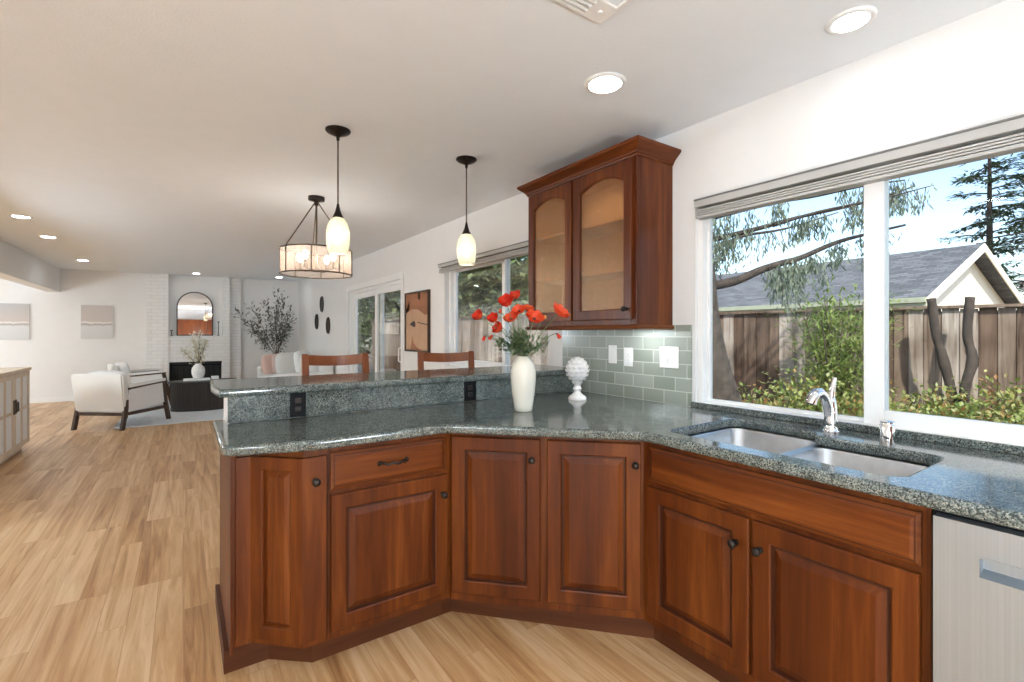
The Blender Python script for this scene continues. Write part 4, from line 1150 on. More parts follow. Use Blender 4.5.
# three dark leaf shaped wall discs
for y, z, lab in ((10.02, 1.885, 'dark oval wall disc, highest of the three'), (10.46, 1.545, 'dark oval wall disc closest to the far corner, above the sofa'), (9.52, 1.455, 'dark oval wall disc, lowest of the three and nearest the patio door')):
    m = MB(); rs = []
    for k in range(2):
        rs.append([(W - .004 - .022 * k, y + .135 * (1 - .08 * k) * cos(2 * pi * q / 24), z + .165 * (1 - .08 * k) * sin(2 * pi * q / 24)) for q in range(24)])
    rs.append([(W - .012, y + .10 * cos(2 * pi * q / 24), z + .125 * sin(2 * pi * q / 24)) for q in range(24)])
    m.rings(rs); o = obj('wall_disc', m, 'tablewood', None, (W - .004, y, z), smooth=30); tag(o, lab, 'wall decoration', 'dark wall discs')

# ---------------------------------------------------------------- fireplace
r = thing('fireplace', 'white painted brick fireplace with black firebox between two brick columns', 'fireplace', (.22, 12.3, 0))
zt = ceil_z(FY - .3) - .001
m = MB(); m.box((-.63, FY - .10, 0), (-.388, FY - .001, zt)); m.box((-.388, FY - .22, 0), (-.248, FY - .001, zt)); obj('brick_column', m, 'whitebrick', r)
m = MB(); m.box((.714, FY - .22, 0), (.848, FY - .001, zt)); m.box((.848, FY - .10, 0), (1.072, FY - .001, zt)); obj('brick_column', m, 'whitebrick', r)
m = MB(); m.box((-.248, FY - .20, .70), (.714, FY - .001, 1.235)); m.box((-.248, FY - .20, 0), (-.235, FY - .001, .70)); m.box((.700, FY - .20, 0), (.714, FY - .001, .70)); obj('brick_breast', m, 'whitebrick', r)
m = MB(); m.box((-.248, FY - .215, 1.2352), (.714, FY - .001, 1.250), .003); obj('mantel', m, 'trim', r)
m = MB(); m.box((-.235, FY - .06, 0), (.700, FY - .001, .70)); m.box((-.235, FY - .19, .66), (.70, FY - .06, .70)); obj('firebox', m, 'firebox', r)
m = MB()
for k in range(9): m.box((-.20 + .108 * k - .004, FY - .165, .05), (-.20 + .108 * k + .004, FY - .157, .62))
m.box((-.23, FY - .168, .62), (.695, FY - .154, .64)); m.box((-.23, FY - .168, .03), (.695, FY - .154, .05)); obj('fire_screen', m, 'black', r)
# arched mirror
r = thing('arched_mirror', 'arched mirror with thin dark frame standing on the fireplace mantel', 'mirror', (.215, FY - .04, 1.252))
def archpts(hw, z0, zsp, n=20, cx=.215):
    pts = [(cx + hw, z0)] + [(cx + hw * cos(pi * k / n), zsp + hw * sin(pi * k / n)) for k in range(n + 1)] + [(cx - hw, z0)]
    return pts
o_ = archpts(.328, 1.2515, 1.868); i_ = archpts(.308, 1.2715, 1.868)
m = MB()
rows = [[(x, y, z) for x, z in pts] for pts, y in ((o_, FY - .025), (o_, FY - .055), (i_, FY - .055), (i_, FY - .025))]
vs = [[m.bm.verts.new(p) for p in rr] for rr in rows]; vs.append(vs[0]); n = len(o_)
for a, b_ in zip(vs, vs[1:]):
    for q in range(n): m.bm.faces.new((a[q], a[(q + 1) % n], b_[(q + 1) % n], b_[q]))
obj('frame', m, 'bronze', r)
m = MB(); m.rings([[(x, FY - .034, z) for x, z in archpts(.309, 1.271, 1.868)], [(x, FY - .028, z) for x, z in archpts(.309, 1.271, 1.868)]]); obj('mirror_glass', m, 'mirror', r)
for x, h, lab in ((-.195, .12, 'short dark candlestick on the mantel, nearer the square painting'), (.640, .31, 'tall dark candlestick on the mantel, nearer the leafy plant')):
    m = MB(); m.lathe([(.030, 0), (.030, .008), (.010, .014), (.008, h * .5), (.013, h * .55), (.008, h * .6), (.008, h - .02), (.024, h - .012), (.024, h), (.012, h)], (x, FY - .13, 1.2505), 16)
    o = obj('candlestick', m, 'bronze', None, (x, FY - .13, 1.2505), smooth=40); tag(o, lab, 'candlestick')

# ---------------------------------------------------------------- living room furniture
m = MB(); m.box((-.78, 8.45, .0005), (1.95, 11.35, .014), .004); o = obj('rug', m, 'rug', None, (.6, 9.9, 0)); tag(o, 'pale blue grey rug under the coffee table and armchairs', 'rug')
def armchair(label):
    r = thing('armchair', label, 'armchair', (0, 0, 0), 0, 'white armchairs in the living room'); r.scale = (.93, .93, .95)
    # faces +y; width along x
    w = .37
    for s in (-1, 1):
        m = MB(); rs = []
        for z, y in ((0, -.43), (.30, -.37), (.60, -.33)):
            rs.append([(s * w - .020, y - .028, z), (s * w + .020, y - .028, z), (s * w + .020, y + .028, z), (s * w - .020, y + .028, z)])
        m.rings(rs); obj('rear_leg', m, 'darkwood', r)
        m = MB(); rs = []
        for z, y in ((0, .44), (.30, .37), (.625, .30)):
            rs.append([(s * w - .020, y - .030, z), (s * w + .020, y - .030, z), (s * w + .020, y + .030, z), (s * w - .020, y + .030, z)])
        m.rings(rs); obj('front_leg', m, 'darkwood', r)
        m = MB(); rs = []
        for y, z in ((-.36, .585), (.34, .625)):
            rs.append([(s * w - .034, y, z - .012), (s * w + .034, y, z - .012), (s * w + .034, y, z + .012), (s * w - .034, y, z + .012)])
        m.rings(rs); obj('arm_rail', m, 'darkwood', r)
        m = MB(); m.rings([[(s * w - .038, y, z + .012), (s * w + .038, y, z + .012), (s * w + .034, y, z + .050), (s * w - .034, y, z + .050)] for y, z in ((-.34, .587), (.335, .625))]); obj('arm_pad', m, 'sheep', r)
        m = MB(); m.rings([[(s * w - .030, y0, z0), (s * w + .030, y0, z0), (s * w + .030, y1, z1), (s * w - .030, y1, z1)] for y0, z0, y1, z1 in ((-.34, .25, -.34, .565), (.31, .30, .27, .61))]); obj('side_panel', m, 'sheep', r)
        m = MB(); m.box((s * w - .018, -.38, .20), (s * w + .018, .37, .245)); obj('side_rail', m, 'darkwood', r)
    m = MB(); m.box((-w, -.40, .20), (w, -.355, .245)); obj('back_rail', m, 'darkwood', r)
    m = MB()
    rs = []
    for z, y, d, ww in ((.245, -.40, .10, w + .015), (.50, -.435, .11, w + .022), (.76, -.465, .10, w + .028), (.80, -.465, .07, w + .02)):
        rs.append([(-ww, y, z), (ww, y, z), (ww, y + d, z), (-ww, y + d, z)])
    m.rings(rs); bmesh.ops.bevel(m.bm, geom=m.bm.edges[:], offset=.018, segments=2, affect='EDGES'); obj('back_panel', m, 'linen', r, smooth=40)
    m = MB(); m.box((-w + .03, -.34, .25), (w - .03, .40, .34), .02, 3); obj('seat_base', m, 'sheep', r, smooth=40)
    m = MB(); m.blob((0, .05, .41), w - .035, .39, .085, .45, 24, 10); obj('seat_cushion', m, 'sheep', r, smooth='all')
    m = MB(); m.blob((0, 0, 0), w - .04, .10, .235, .5, 24, 12); m.bm.transform(Matrix.Translation((0, -.255, .60)) @ Matrix.Rotation(radians(12), 4, 'X')); obj('back_cushion', m, 'sheep', r, smooth='all')
    return r
a1 = armchair('white armchair with its linen back to the room and dark wooden legs')
a1.location = (-.70, 8.80, .0); a1.rotation_euler = (0, 0, radians(-38)); ORG[a1.name] = Vector(a1.location)
a2 = dup(a1, (-.62, 10.75, .0145), radians(-80), 'white armchair mostly hidden behind the nearer white armchair')
# coffee table
tx, ty = .285, 9.75
r = thing('coffee_table', 'dark oval coffee table with slatted drum base on the pale rug', 'table', (tx, ty, .0145))
def oval(a, b_, n=48, e=1.0): return [(tx + a * math.copysign(abs(cos(2 * pi * k / n)) ** e, cos(2 * pi * k / n)), ty + b_ * math.copysign(abs(sin(2 * pi * k / n)) ** e, sin(2 * pi * k / n))) for k in range(n)]
m = MB(); m.prism(oval(.50, .31), .475, .505); obj('table_top', m, 'tablewood', r)
m = MB(); pts = []
for k in range(240):
    a = 2 * pi * k / 240; q = 1 - (.012 if (k // 2) % 2 else 0); pts.append((tx + .455 * q * cos(a), ty + .265 * q * sin(a)))
m.prism(pts, .06, .475); obj('slatted_base', m, 'tablewood', r)
m = MB(); m.prism(oval(.46, .27), .0145, .060); obj('plinth', m, 'tablewood', r)
m = MB(); m.box((tx - .28, ty - .11, .5055), (tx + .10, ty + .13, .535), .003); o = obj('book', m, 'paper', None, (tx - .1, ty, .5055)); tag(o, 'large flat white book on the coffee table under the vase', 'book')
m = MB(); m.box((tx + .07, ty + .03, .5365), (tx + .18, ty + .15, .59), .004); m.bm.transform(Matrix.Translation((.05, 0, -.031))); o = obj('box', m, 'paper', None, (tx + .16, ty + .09, .5055)); tag(o, 'small white box on the coffee table beside the book', 'box')
vxx, vyy = tx - .07, ty + .01
m = MB(); m.lathe([(.055, 0), (.075, .02), (.095, .08), (.098, .14), (.088, .19), (.055, .225), (.045, .24), (.048, .255), (.038, .255), (.05, .2), (.02, .02)], (vxx, vyy, .5355), 28); o = obj('vase', m, 'fleck', None, (vxx, vyy, .5355), smooth='all'); tag(o, 'flecked white vase with blossom twigs on the coffee table', 'vase')
def branch_plant(name, label, cat, base, tips, rad, leafn, L, wd, mat, spread, stem='twig', group=None):
    r = thing(name, label, cat, base, 0, group)
    base = Vector(base)
    ms = MB(); ml = MB()
    for tip in tips:
        tip = Vector(tip); d = tip - base
        mid = base + d * .5 + Vector((0, 0, .12 * d.length))
        pts = [base * (1 - t) ** 2 + mid * 2 * t * (1 - t) + tip * t * t for t in [k / 10 for k in range(11)]]
        ms.tube(pts, [rad * (1 - .7 * k / 10) for k in range(11)], 5)
        for k in range(leafn):
            t = random.uniform(.22, 1); q = pts[min(10, int(t * 10 + .5))]
            off = Vector([random.gauss(0, spread * (1.15 - .5 * t)) for _ in range(3)])
            dv = off + d.normalized() * spread * .8
            ml.leaf(q + off * .8, dv, Vector((random.uniform(-.5, .5), random.uniform(-.5, .5), 1)), L * random.uniform(.7, 1.2), wd * random.uniform(.7, 1.2))
            if random.random() < .25: ms.tube([q, q + off * .8], rad * .3, 4, False)
    obj('branch', ms, stem, r); obj('leaves', ml, mat, r)
    return r
branch_plant('blossom_twigs', 'cream blossom twigs standing in the flecked vase', 'twigs', (vxx, vyy, .72), [(vxx + dx, vyy + dy, z) for dx, dy, z in ((-.22, .0, 1.02), (-.08, .05, 1.22), (.02, -.03, 1.30), (.12, .02, 1.18), (.06, .08, 1.08))], .006, 95, .042, .036, 'blossom', .040)
# big leafy plant in the corner
px_, py_ = 1.72, 11.82
m = MB(); m.lathe([(.12, 0), (.15, .03), (.19, .22), (.20, .40), (.15, .62), (.09, .74), (.075, .80), (.09, .84), (.07, .84), (.08, .7), (.1, .3), (.03, .05)], (px_, py_, 0), 28); o = obj('floor_vase', m, 'fleck', None, (px_, py_, 0), smooth='all'); tag(o, 'tall pale floor vase in the far corner behind the sofa', 'vase')
branch_plant('olive_branches', 'tall dark green olive branches spreading from the floor vase in the far corner', 'plant', (px_, py_, .78),
    [(px_ - .78, py_ - .25, 1.72), (px_ - .52, py_ - .1, 1.88), (px_ - .50, py_ + .1, 1.45), (px_ - .22, py_ + .05, 2.02), (px_ + .02, py_ - .1, 2.22), (px_ + .18, py_, 2.05), (px_ + .25, py_ - .2, 1.78), (px_ + .30, py_ - .15, 1.60), (px_ - .05, py_ - .25, 1.75), (px_ + .25, py_ + .1, 1.45), (px_ - .62, py_ - .3, 1.48)], .006, 88, .095, .036, 'olive', .075)
# sofa along the window wall
r = thing('sofa', 'white sofa with loose cushions along the window wall under the wall discs', 'sofa', (1.75, 10.1, .0145))
sx0, sx1, sy0, sy1 = 1.28, 2.26, 8.95, 11.35
m = MB(); m.box((sx0, sy0 + .02, .08), (sx1, sy1 - .02, .30), .03, 3); obj('base', m, 'sheep', r, smooth=40)
m = MB(); m.box((sx1 - .22, sy0 + .02, .28), (sx1, sy1 - .02, .80), .06, 4); obj('backrest', m, 'sheep', r, smooth=40)
for y in (sy0, sy1 - .20):
    m = MB(); m.box((sx0, y, .08), (sx1 - .02, y + .20, .615), .05, 4); obj('arm', m, 'sheep', r, smooth=40)
for k in range(2):
    m = MB(); m.blob((sx0 + .36, sy0 + .20 + .50 + 1.0 * k, .38), .40, .49, .10, .4, 26, 10); obj('seat_cushion', m, 'sheep', r, smooth='all')
    m = MB(); m.blob((sx1 - .30, sy0 + .20 + .50 + 1.0 * k, .67), .13, .47, .24, .5, 24, 12); obj('back_cushion', m, 'linen', r, smooth='all')
for (x, y) in ((sx0 + .08, sy0 + .1), (sx1 - .08, sy0 + .1), (sx0 + .08, sy1 - .1), (sx1 - .08, sy1 - .1)):
    m = MB(); m.lathe([(.020, 0.0145), (.026, .085)], (x, y, 0), 10); obj('leg', m, 'darkwood', r)
def pillow(x, y, z, s, rx, rz, mat, label):
    m = MB(); m.blob((0, 0, 0), s, .085, s, .55, 26, 12)
    m.bm.transform(Matrix.Translation((x, y, z)) @ Matrix.Rotation(rz, 4, 'Z') @ Matrix.Rotation(rx, 4, 'X'))
    o = obj('throw_pillow', m, mat, None, (x, y, z), smooth='all'); tag(o, label, 'pillow', 'throw pillows on the sofa')
pillow(1.52, 10.95, .66, .215, radians(-14), radians(20), 'pillow_pink', 'dusty rose pillow furthest from the wall on the sofa end by the plant')
pillow(1.70, 10.80, .68, .215, radians(-16), radians(10), 'pillow_mauve', 'mauve pillow between the dusty rose pillow and the white one')
pillow(1.72, 10.35, .69, .235, radians(-12), radians(15), 'linen', 'pointed white pillow leaning before the mauve pillow')
pillow(1.95, 10.05, .72, .25, radians(-10), radians(50), 'sheep', 'large white pillow against the sofa back')
# sideboard on the left
r = thing('sideboard', 'pale ash sideboard with white panelled doors along the left wall', 'sideboard', (-1.66, 6.4, 0))
cx0, cx1, cy0, cy1 = -1.88, -1.44, 5.20, 7.62
m = MB(); m.box((cx0, cy0, .892), (cx1 + .012, cy1 + .010, .927), .004); obj('top', m, 'ashwood', r)
m = MB(); m.box((cx0, cy0, .075), (cx1 - .022, cy1, .892)); obj('carcass', m, 'ashwood', r)
m = MB(); m.box((cx0 + .03, cy0 + .05, 0), (cx1 - .06, cy1 - .05, .075)); obj('plinth', m, 'ashwood', r)
nd_ = 4; dw = (cy1 - cy0 - .02) / nd_
for k in range(nd_):
    ya_, yb_ = cy0 + .01 + dw * k + .003, cy0 + .01 + dw * (k + 1) - .003
    m = MB(); st = .05; X = cx1
    m.box((X - .022, ya_, .085), (X, ya_ + st, .885)); m.box((X - .022, yb_ - st, .085), (X, yb_, .885)); m.box((X - .022, ya_ + st, .085), (X, yb_ - st, .085 + st)); m.box((X - .022, ya_ + st, .885 - st), (X, yb_ - st, .885))
    mid_ = (ya_ + yb_) / 2
    m.box((X - .018, mid_ - .02, .085 + st), (X - .002, mid_ + .02, .885 - st)); m.box((X - .0185, ya_ + st, .475), (X - .0025, yb_ - st, .505))
    d = obj('door', m, 'ashwood', r)
    m = MB(); m.box((X - .0215, ya_ + st, .085 + st), (X - .010, yb_ - st, .885 - st)); obj('cane_panel', m, 'canepanel', d)
    hy = ya_ + .028 if k % 2 else yb_ - .028
    m = MB(); m.box((X - .0005, hy - .016, .47), (X + .010, hy + .016, .62), .003); m.tube([(X + .008, hy, .49), (X + .024, hy, .50), (X + .024, hy, .59), (X + .008, hy, .60)], .006, 8); obj('handle', m, 'bronze2', d)
m = MB(); m.lathe([(.05, 0), (.09, .02), (.13, .06), (.14, .075), (.13, .075), (.08, .025), (.02, .012)], (-1.64, 6.42, .9275), 28); o = obj('bowl', m, 'whiceramic' if False else 'whiteceramic', None, (-1.64, 6.42, .9275), smooth='all'); tag(o, 'white bowl on the pale sideboard at the frame edge', 'bowl')

# ---------------------------------------------------------------- outdoors
M['fence'] = None
mm, nt, b = newmat('weathered_redwood_boards')
g = N(nt, 'ShaderNodeNewGeometry')
v = coords(nt, (22, 22, 1.1))
n1 = noise_tex(nt, v, 1.0, 5, .65, .5)
v2 = coords(nt, (2.2, 2.2, 1.6)); n2 = noise_tex(nt, v2, 1.0, 3)
r1 = ramp(nt, [(0, (.12, .08, .06)), (.35, (.225, .17, .135)), (.7, (.335, .28, .24)), (1, (.42, .38, .345))])
nt.links.new(g.outputs['Random Per Island'], r1.inputs[0])
r2 = ramp(nt, [(.30, (.28, .23, .20)), (.48, (.80, .77, .74)), (.72, (1.15, 1.12, 1.10))]); nt.links.new(n1.outputs['Fac'], r2.inputs[0])
r3 = ramp(nt, [(.32, (.45, .39, .35)), (.6, (1.05, 1.05, 1.05))]); nt.links.new(n2.outputs['Fac'], r3.inputs[0])
ma = N(nt, 'ShaderNodeMix', data_type='RGBA', blend_type='MULTIPLY'); ma.inputs[0].default_value = 1
mb_ = N(nt, 'ShaderNodeMix', data_type='RGBA', blend_type='MULTIPLY'); mb_.inputs[0].default_value = 1
nt.links.new(r1.outputs[0], ma.inputs[6]); nt.links.new(r2.outputs[0], ma.inputs[7]); nt.links.new(ma.outputs[2], mb_.inputs[6]); nt.links.new(r3.outputs[0], mb_.inputs[7])
nt.links.new(mb_.outputs[2], b.inputs['Base Color']); b.inputs['Roughness'].default_value = .9; b.inputs['Specular IOR Level'].default_value = .15
bump(nt, b, n1.outputs['Fac'], .4, .006); M['fence'] = mm
M['fencedark'] = plain('dark_fence_kickboard', (.075, .05, .04), .9, var=.4, nscale=10)
M['bark'] = plain('grey_brown_bark', (.070, .056, .046), .95, var=.45, nscale=12, bmp=1.0, bscale=18)
M['barkdark'] = plain('dark_bark', (.045, .034, .028), .95, var=.5, nscale=14, bmp=1.0, bscale=24)
M['stucco'] = plain('cream_stucco', (.80, .74, .62), .9, var=.03, bmp=.3, bscale=40, spec=.2)
M['sagefascia'] = plain('sage_fascia_paint', (.33, .35, .26), .6, var=.06)
M['creamtrim'] = plain('cream_barge_board', (.80, .72, .58), .6, var=.03)
M['shingle'] = brickmat('asphalt_shingles', .32, .13, (.085, .09, .10), (.16, .165, .18), (.06, .06, .065), .012, .95, .8, 'YX', .5, spec=.2, smooth=.6)
M['leafA'] = leafmat('nandina_leaves', [(.10, .17, .03), (.17, .25, .05), (.30, .34, .09), (.42, .42, .15), (.12, .20, .04), (.40, .17, .07), (.22, .28, .07), (.50, .50, .26)], .45, .35)
M['leafB'] = leafmat('bright_shrub_leaves', [(.13, .21, .04), (.22, .31, .07), (.34, .40, .12), (.16, .22, .06), (.28, .34, .10)], .45, .4)
M['leafC'] = leafmat('cedar_needles', [(.11, .15, .11), (.16, .20, .145), (.22, .26, .19), (.13, .17, .12)], .6, .3)
M['leafD'] = leafmat('redwood_foliage', [(.045, .085, .04), (.07, .12, .055), (.10, .16, .075), (.055, .095, .05)], .6, .25)
M['leafE'] = leafmat('hedge_leaves', [(.045, .075, .025), (.08, .12, .04), (.15, .20, .07), (.26, .30, .12), (.06, .09, .03)], .5, .3)
M['mauvetwig'] = leafmat('bare_mauve_twigs', [(.20, .14, .16), (.27, .20, .21), (.16, .11, .12)], .9, .1)
M['flash'] = plain('galvanised_metal', (.45, .46, .48), .45, .7, var=.1)
m = MB()
gx, gy = 14, 24
grid = [[m.bm.verts.new((W + WT + 42 * i / gx, -14 + 60 * j / gy, -.10 + (.06 * noise.noise(Vector((i, j, 0))) if i > 0 else 0))) for j in range(gy + 1)] for i in range(gx + 1)]
for i in range(gx):
    for j in range(gy): m.bm.faces.new((grid[i][j], grid[i + 1][j], grid[i + 1][j + 1], grid[i][j + 1]))
struct('ground', m, 'soil')
def fence(p0, p1, zt, label, pitch=.142):
    p0, p1 = Vector((*p0, 0)), Vector((*p1, 0)); d = (p1 - p0); Ln = d.length; d.normalize(); n = Vector((d.y, -d.x, 0))
    r = thing('fence', label, 'fence', (p0.x, p0.y, -.12))
    m = MB(); k = 0; s = 0.0
    while s < Ln - .02:
        w_ = pitch * random.uniform(.86, 1.08); w_ = min(w_, Ln - s); o = random.uniform(-.006, .010); a = p0 + d * (s + .003) + n * o; e = p0 + d * (s + w_ - .003) + n * o
        zz = zt - .03 + random.uniform(-.01, .01)
        m.prism([(a.x, a.y), (e.x, e.y), (e.x + n.x * .018, e.y + n.y * .018), (a.x + n.x * .018, a.y + n.y * .018)], .42, zz); s += w_
    obj('boards', m, 'fence', r)
    m = MB(); q = n * .05
    m.prism([(p0.x - q.x, p0.y - q.y), (p1.x - q.x, p1.y - q.y), (p1.x + q.x * 1.6, p1.y + q.y * 1.6), (p0.x + q.x * 1.6, p0.y + q.y * 1.6)], zt - .028, zt); obj('cap_rail', m, 'fence', r)
    m = MB(); q0 = n * .030; q1 = n * .045; m.prism([(p0.x + q0.x, p0.y + q0.y), (p1.x + q0.x, p1.y + q0.y), (p1.x + q1.x, p1.y + q1.y), (p0.x + q1.x, p0.y + q1.y)], .40, zt - .06); obj('dark_gap_sheet', m, 'fencedark', r)  # dark sheet added behind the boards so their gaps look shaded
    m = MB(); q = n * .02
    m.prism([(p0.x - q.x * .2, p0.y - q.y * .2), (p1.x - q.x * .2, p1.y - q.y * .2), (p1.x + q.x, p1.y + q.y), (p0.x + q.x, p0.y + q.y)], -.12, .42); obj('kickboard', m, 'fencedark', r)
    s = .3
    while s < Ln:
        a = p0 + d * s + n * .046; m = MB(); m.prism([(a.x, a.y), (a.x + d.x * .09, a.y + d.y * .09), (a.x + d.x * .09 + n.x * .09, a.y + d.y * .09 + n.y * .09), (a.x + n.x * .09, a.y + n.y * .09)], -.12, zt - .05); obj('post', m, 'fencedark', r); s += 2.4
    return r
fence((7.35, -2.2), (5.98, 4.50), 1.60, 'weathered board fence behind the shrubs outside the kitchen window')
fence((5.95, 4.56), (4.15, 12.6), 1.66, 'weathered board fence outside the dining window and patio door')
# neighbour house: gable end facing the kitchen window
r = thing('neighbour_house', 'single storey neighbour house with grey shingle roof and cream gable', 'house', (16.5, 6, -.12))
gd = Vector((.997, -.078, 0)); rd = Vector((.078, .997, 0))
P1 = Vector((14.75, 4.15, 0)); hw_, ev, rise, ln = 3.55, 2.12, 1.58, 16.0
def hp(a, l, z): q = P1 + gd * a + rd * l; return Vector((q.x, q.y, z))
m = MB(); m.rings([[hp(.35, 0, -.12), hp(2 * hw_ - .35, 0, -.12), hp(2 * hw_ - .35, 0, ev + .10), hp(hw_, 0, ev + rise - .06), hp(.35, 0, ev + .10)], [hp(.35, ln, -.12), hp(2 * hw_ - .35, ln, -.12), hp(2 * hw_ - .35, ln, ev + .10), hp(hw_, ln, ev + rise - .06), hp(.35, ln, ev + .10)]]); obj('walls', m, 'stucco', r)
m = MB(); ov = .38
for sgn in (0, 1):
    a0 = -.10 if not sgn else 2 * hw_ + .10; z0 = ev - .04
    lo = [hp(a0, -ov, z0), hp(hw_, -ov, ev + rise), hp(hw_, ln, ev + rise), hp(a0, ln, z0)]
    m.rings([lo, [q + Vector((0, 0, .09)) for q in lo]])
obj('roof', m, 'shingle', r)
m = MB()
for sgn in (0, 1):
    a0 = -.12 if not sgn else 2 * hw_ + .12; z0 = ev - .05
    lo = [hp(a0, -ov - .03, z0 - .14), hp(hw_, -ov - .03, ev + rise - .14), hp(hw_, -ov - .03, ev + rise + .085), hp(a0, -ov - .03, z0 + .085)]
    m.rings([lo, [q + rd * .03 for q in lo]])
obj('barge_board', m, 'creamtrim', r)
m = MB(); lo = [hp(-.14, -ov, ev - .20), hp(-.10, -ov, ev - .20), hp(-.10, -ov, ev + .05), hp(-.14, -ov, ev + .05)]; m.rings([lo, [q + rd * (ln + ov) for q in lo]])
lo = [hp(-.23, -ov, ev - .08), hp(-.14, -ov, ev - .08), hp(-.14, -ov, ev + .03), hp(-.23, -ov, ev + .03)]; m.rings([lo, [q + rd * (ln + ov) for q in lo]])
obj('fascia_gutter', m, 'sagefascia', r)
m = MB(); lo = [hp(-.10, -ov, ev - .16), hp(.40, -ov, ev - .10), hp(.40, -ov, ev - .06), hp(-.10, -ov, ev - .12)]; m.rings([lo, [q + rd * (ln + ov) for q in lo]]); obj('soffit', m, 'sagefascia', r)
m = MB(); m.box((8.78, 2.05, 1.40), (9.02, 2.30, 1.62), .01); m.tube([(8.9, 2.17, 1.3), (8.9, 2.17, 1.45)], .04, 8)
m.tube([(8.9, 2.17, -.15), (8.9, 2.17, 1.35)], .03, 8); o = obj('vent_pipe', m, 'flash', None, (8.9, 2.17, -.12)); tag(o, 'small grey metal vent box rising behind the fence below the gable', 'vent')

# trees and plants
def bez(pts, n=6):
    pts = [Vector(p) for p in pts]; out = []
    for i in range(len(pts) - 1):
        p0 = pts[max(0, i - 1)]; p1 = pts[i]; p2 = pts[i + 1]; p3 = pts[min(len(pts) - 1, i + 2)]
        for k in range(n):
            t = k / n
            out.append(.5 * ((2 * p1) + (p2 - p0) * t + (2 * p0 - 5 * p1 + 4 * p2 - p3) * t * t + (3 * p1 - p0 - 3 * p2 + p3) * t ** 3))
    out.append(pts[-1]); return out
# weeping cedar close to the window
r = thing('cedar_tree', 'weeping cedar with a leaning trunk and drooping branches outside the kitchen window', 'tree', (4.35, 2.55, -.12))
tp = bez([(4.40, 2.50, -.12), (4.20, 2.58, .55), (4.06, 2.64, 1.05), (3.99, 2.67, 1.5), (3.96, 2.68, 2.0), (3.93, 2.70, 2.6), (3.90, 2.74, 3.6)])
m = MB(); m.tube(tp, [.25 - .145 * (k / (len(tp) - 1)) ** .5 for k in range(len(tp))], 14); obj('trunk', m, 'bark', r, smooth='all')
limbs = [[(4.0, 2.66, 1.74), (4.25, 2.50, 1.80), (4.475, 2.383, 1.905), (4.70, 2.30, 1.98), (4.891, 2.218, 2.037), (5.337, 2.093, 2.209), (5.742, 1.996, 2.319), (6.346, 1.824, 2.467)],
         [(4.05, 2.62, 2.18), (4.475, 2.383, 2.304), (4.891, 2.218, 2.432), (5.625, 1.956, 2.62), (6.307, 1.729, 2.852)],
         [(4.03, 2.63, 2.38), (4.552, 2.33, 2.539), (5.01, 2.136, 2.634), (5.625, 1.956, 2.791), (6.221, 1.788, 2.915)],
         [(4.05, 2.62, 2.05), (4.7, 2.7, 2.3), (5.4, 2.6, 2.45), (6.2, 2.4, 2.7)],
         [(4.6, 2.33, 2.33), (4.9, 2.05, 2.45), (5.5, 1.75, 2.60), (6.0, 1.50, 2.75)]]
rads = [.045, .026, .026, .022, .016]
curves = []
for L_, rd_ in zip(limbs, rads):
    c = bez(L_); curves.append(c); m = MB(); m.tube(c, [rd_ * (1 - .75 * k / (len(c) - 1)) for k in range(len(c))], 8); obj('limb', m, 'barkdark', r, smooth='all')
random.seed(5)
mt = MB(); ml = MB()
def spray(p, length, n, side=.10):
    dirv = Vector((random.uniform(-.35, .35), random.uniform(-.35, .35), -1)).normalized()
    pts = [p + dirv * length * t + Vector((0.05 * sin(3 * t), 0, 0)) * side for t in [k / 5 for k in range(6)]]
    mt.tube(pts, [.004, .0035, .003, .0025, .002, .001], 4, False)
    for k in range(n):
        t = random.random(); q = p + dirv * length * t
        off = Vector((random.gauss(0, side), random.gauss(0, side), random.gauss(0, .03))) * (1 - .45 * t)
        ml.leaf(q + off, Vector((random.uniform(-.6, .6), random.uniform(-.6, .6), -1)), Vector((random.uniform(-1, 1), random.uniform(-1, 1), .2)), random.uniform(.05, .10), random.uniform(.010, .020))
dense = {0: [(.33, .42, .30, 240), (.46, .56, .42, 420), (.60, .68, .32, 240), (.70, .76, .24, 160), (.86, .98, .3, 200)], 1: [(.05, .16, .40, 260), (.50, .62, .26, 240), (.72, .96, .24, 320)], 2: [(.02, .20, .40, 420), (.26, .36, .20, 120), (.66, .98, .22, 360)], 3: [(.2, .9, .25, 260)], 4: [(.5, .95, .2, 200)]}
for i, segs in dense.items():
    c = curves[i]
    for t0, t1, ln_, cnt in segs:
        ns = max(3, int((t1 - t0) * 40))
        for k in range(ns):
            t = random.uniform(t0, t1); q = c[min(len(c) - 1, int(t * (len(c) - 1)))] + Vector((random.gauss(0, .03), random.gauss(0, .03), 0))
            spray(q, ln_ * random.uniform(.5, 1.1), cnt // ns, .05)
obj('twigs', mt, 'barkdark', r); obj('foliage', ml, 'leafC', r)
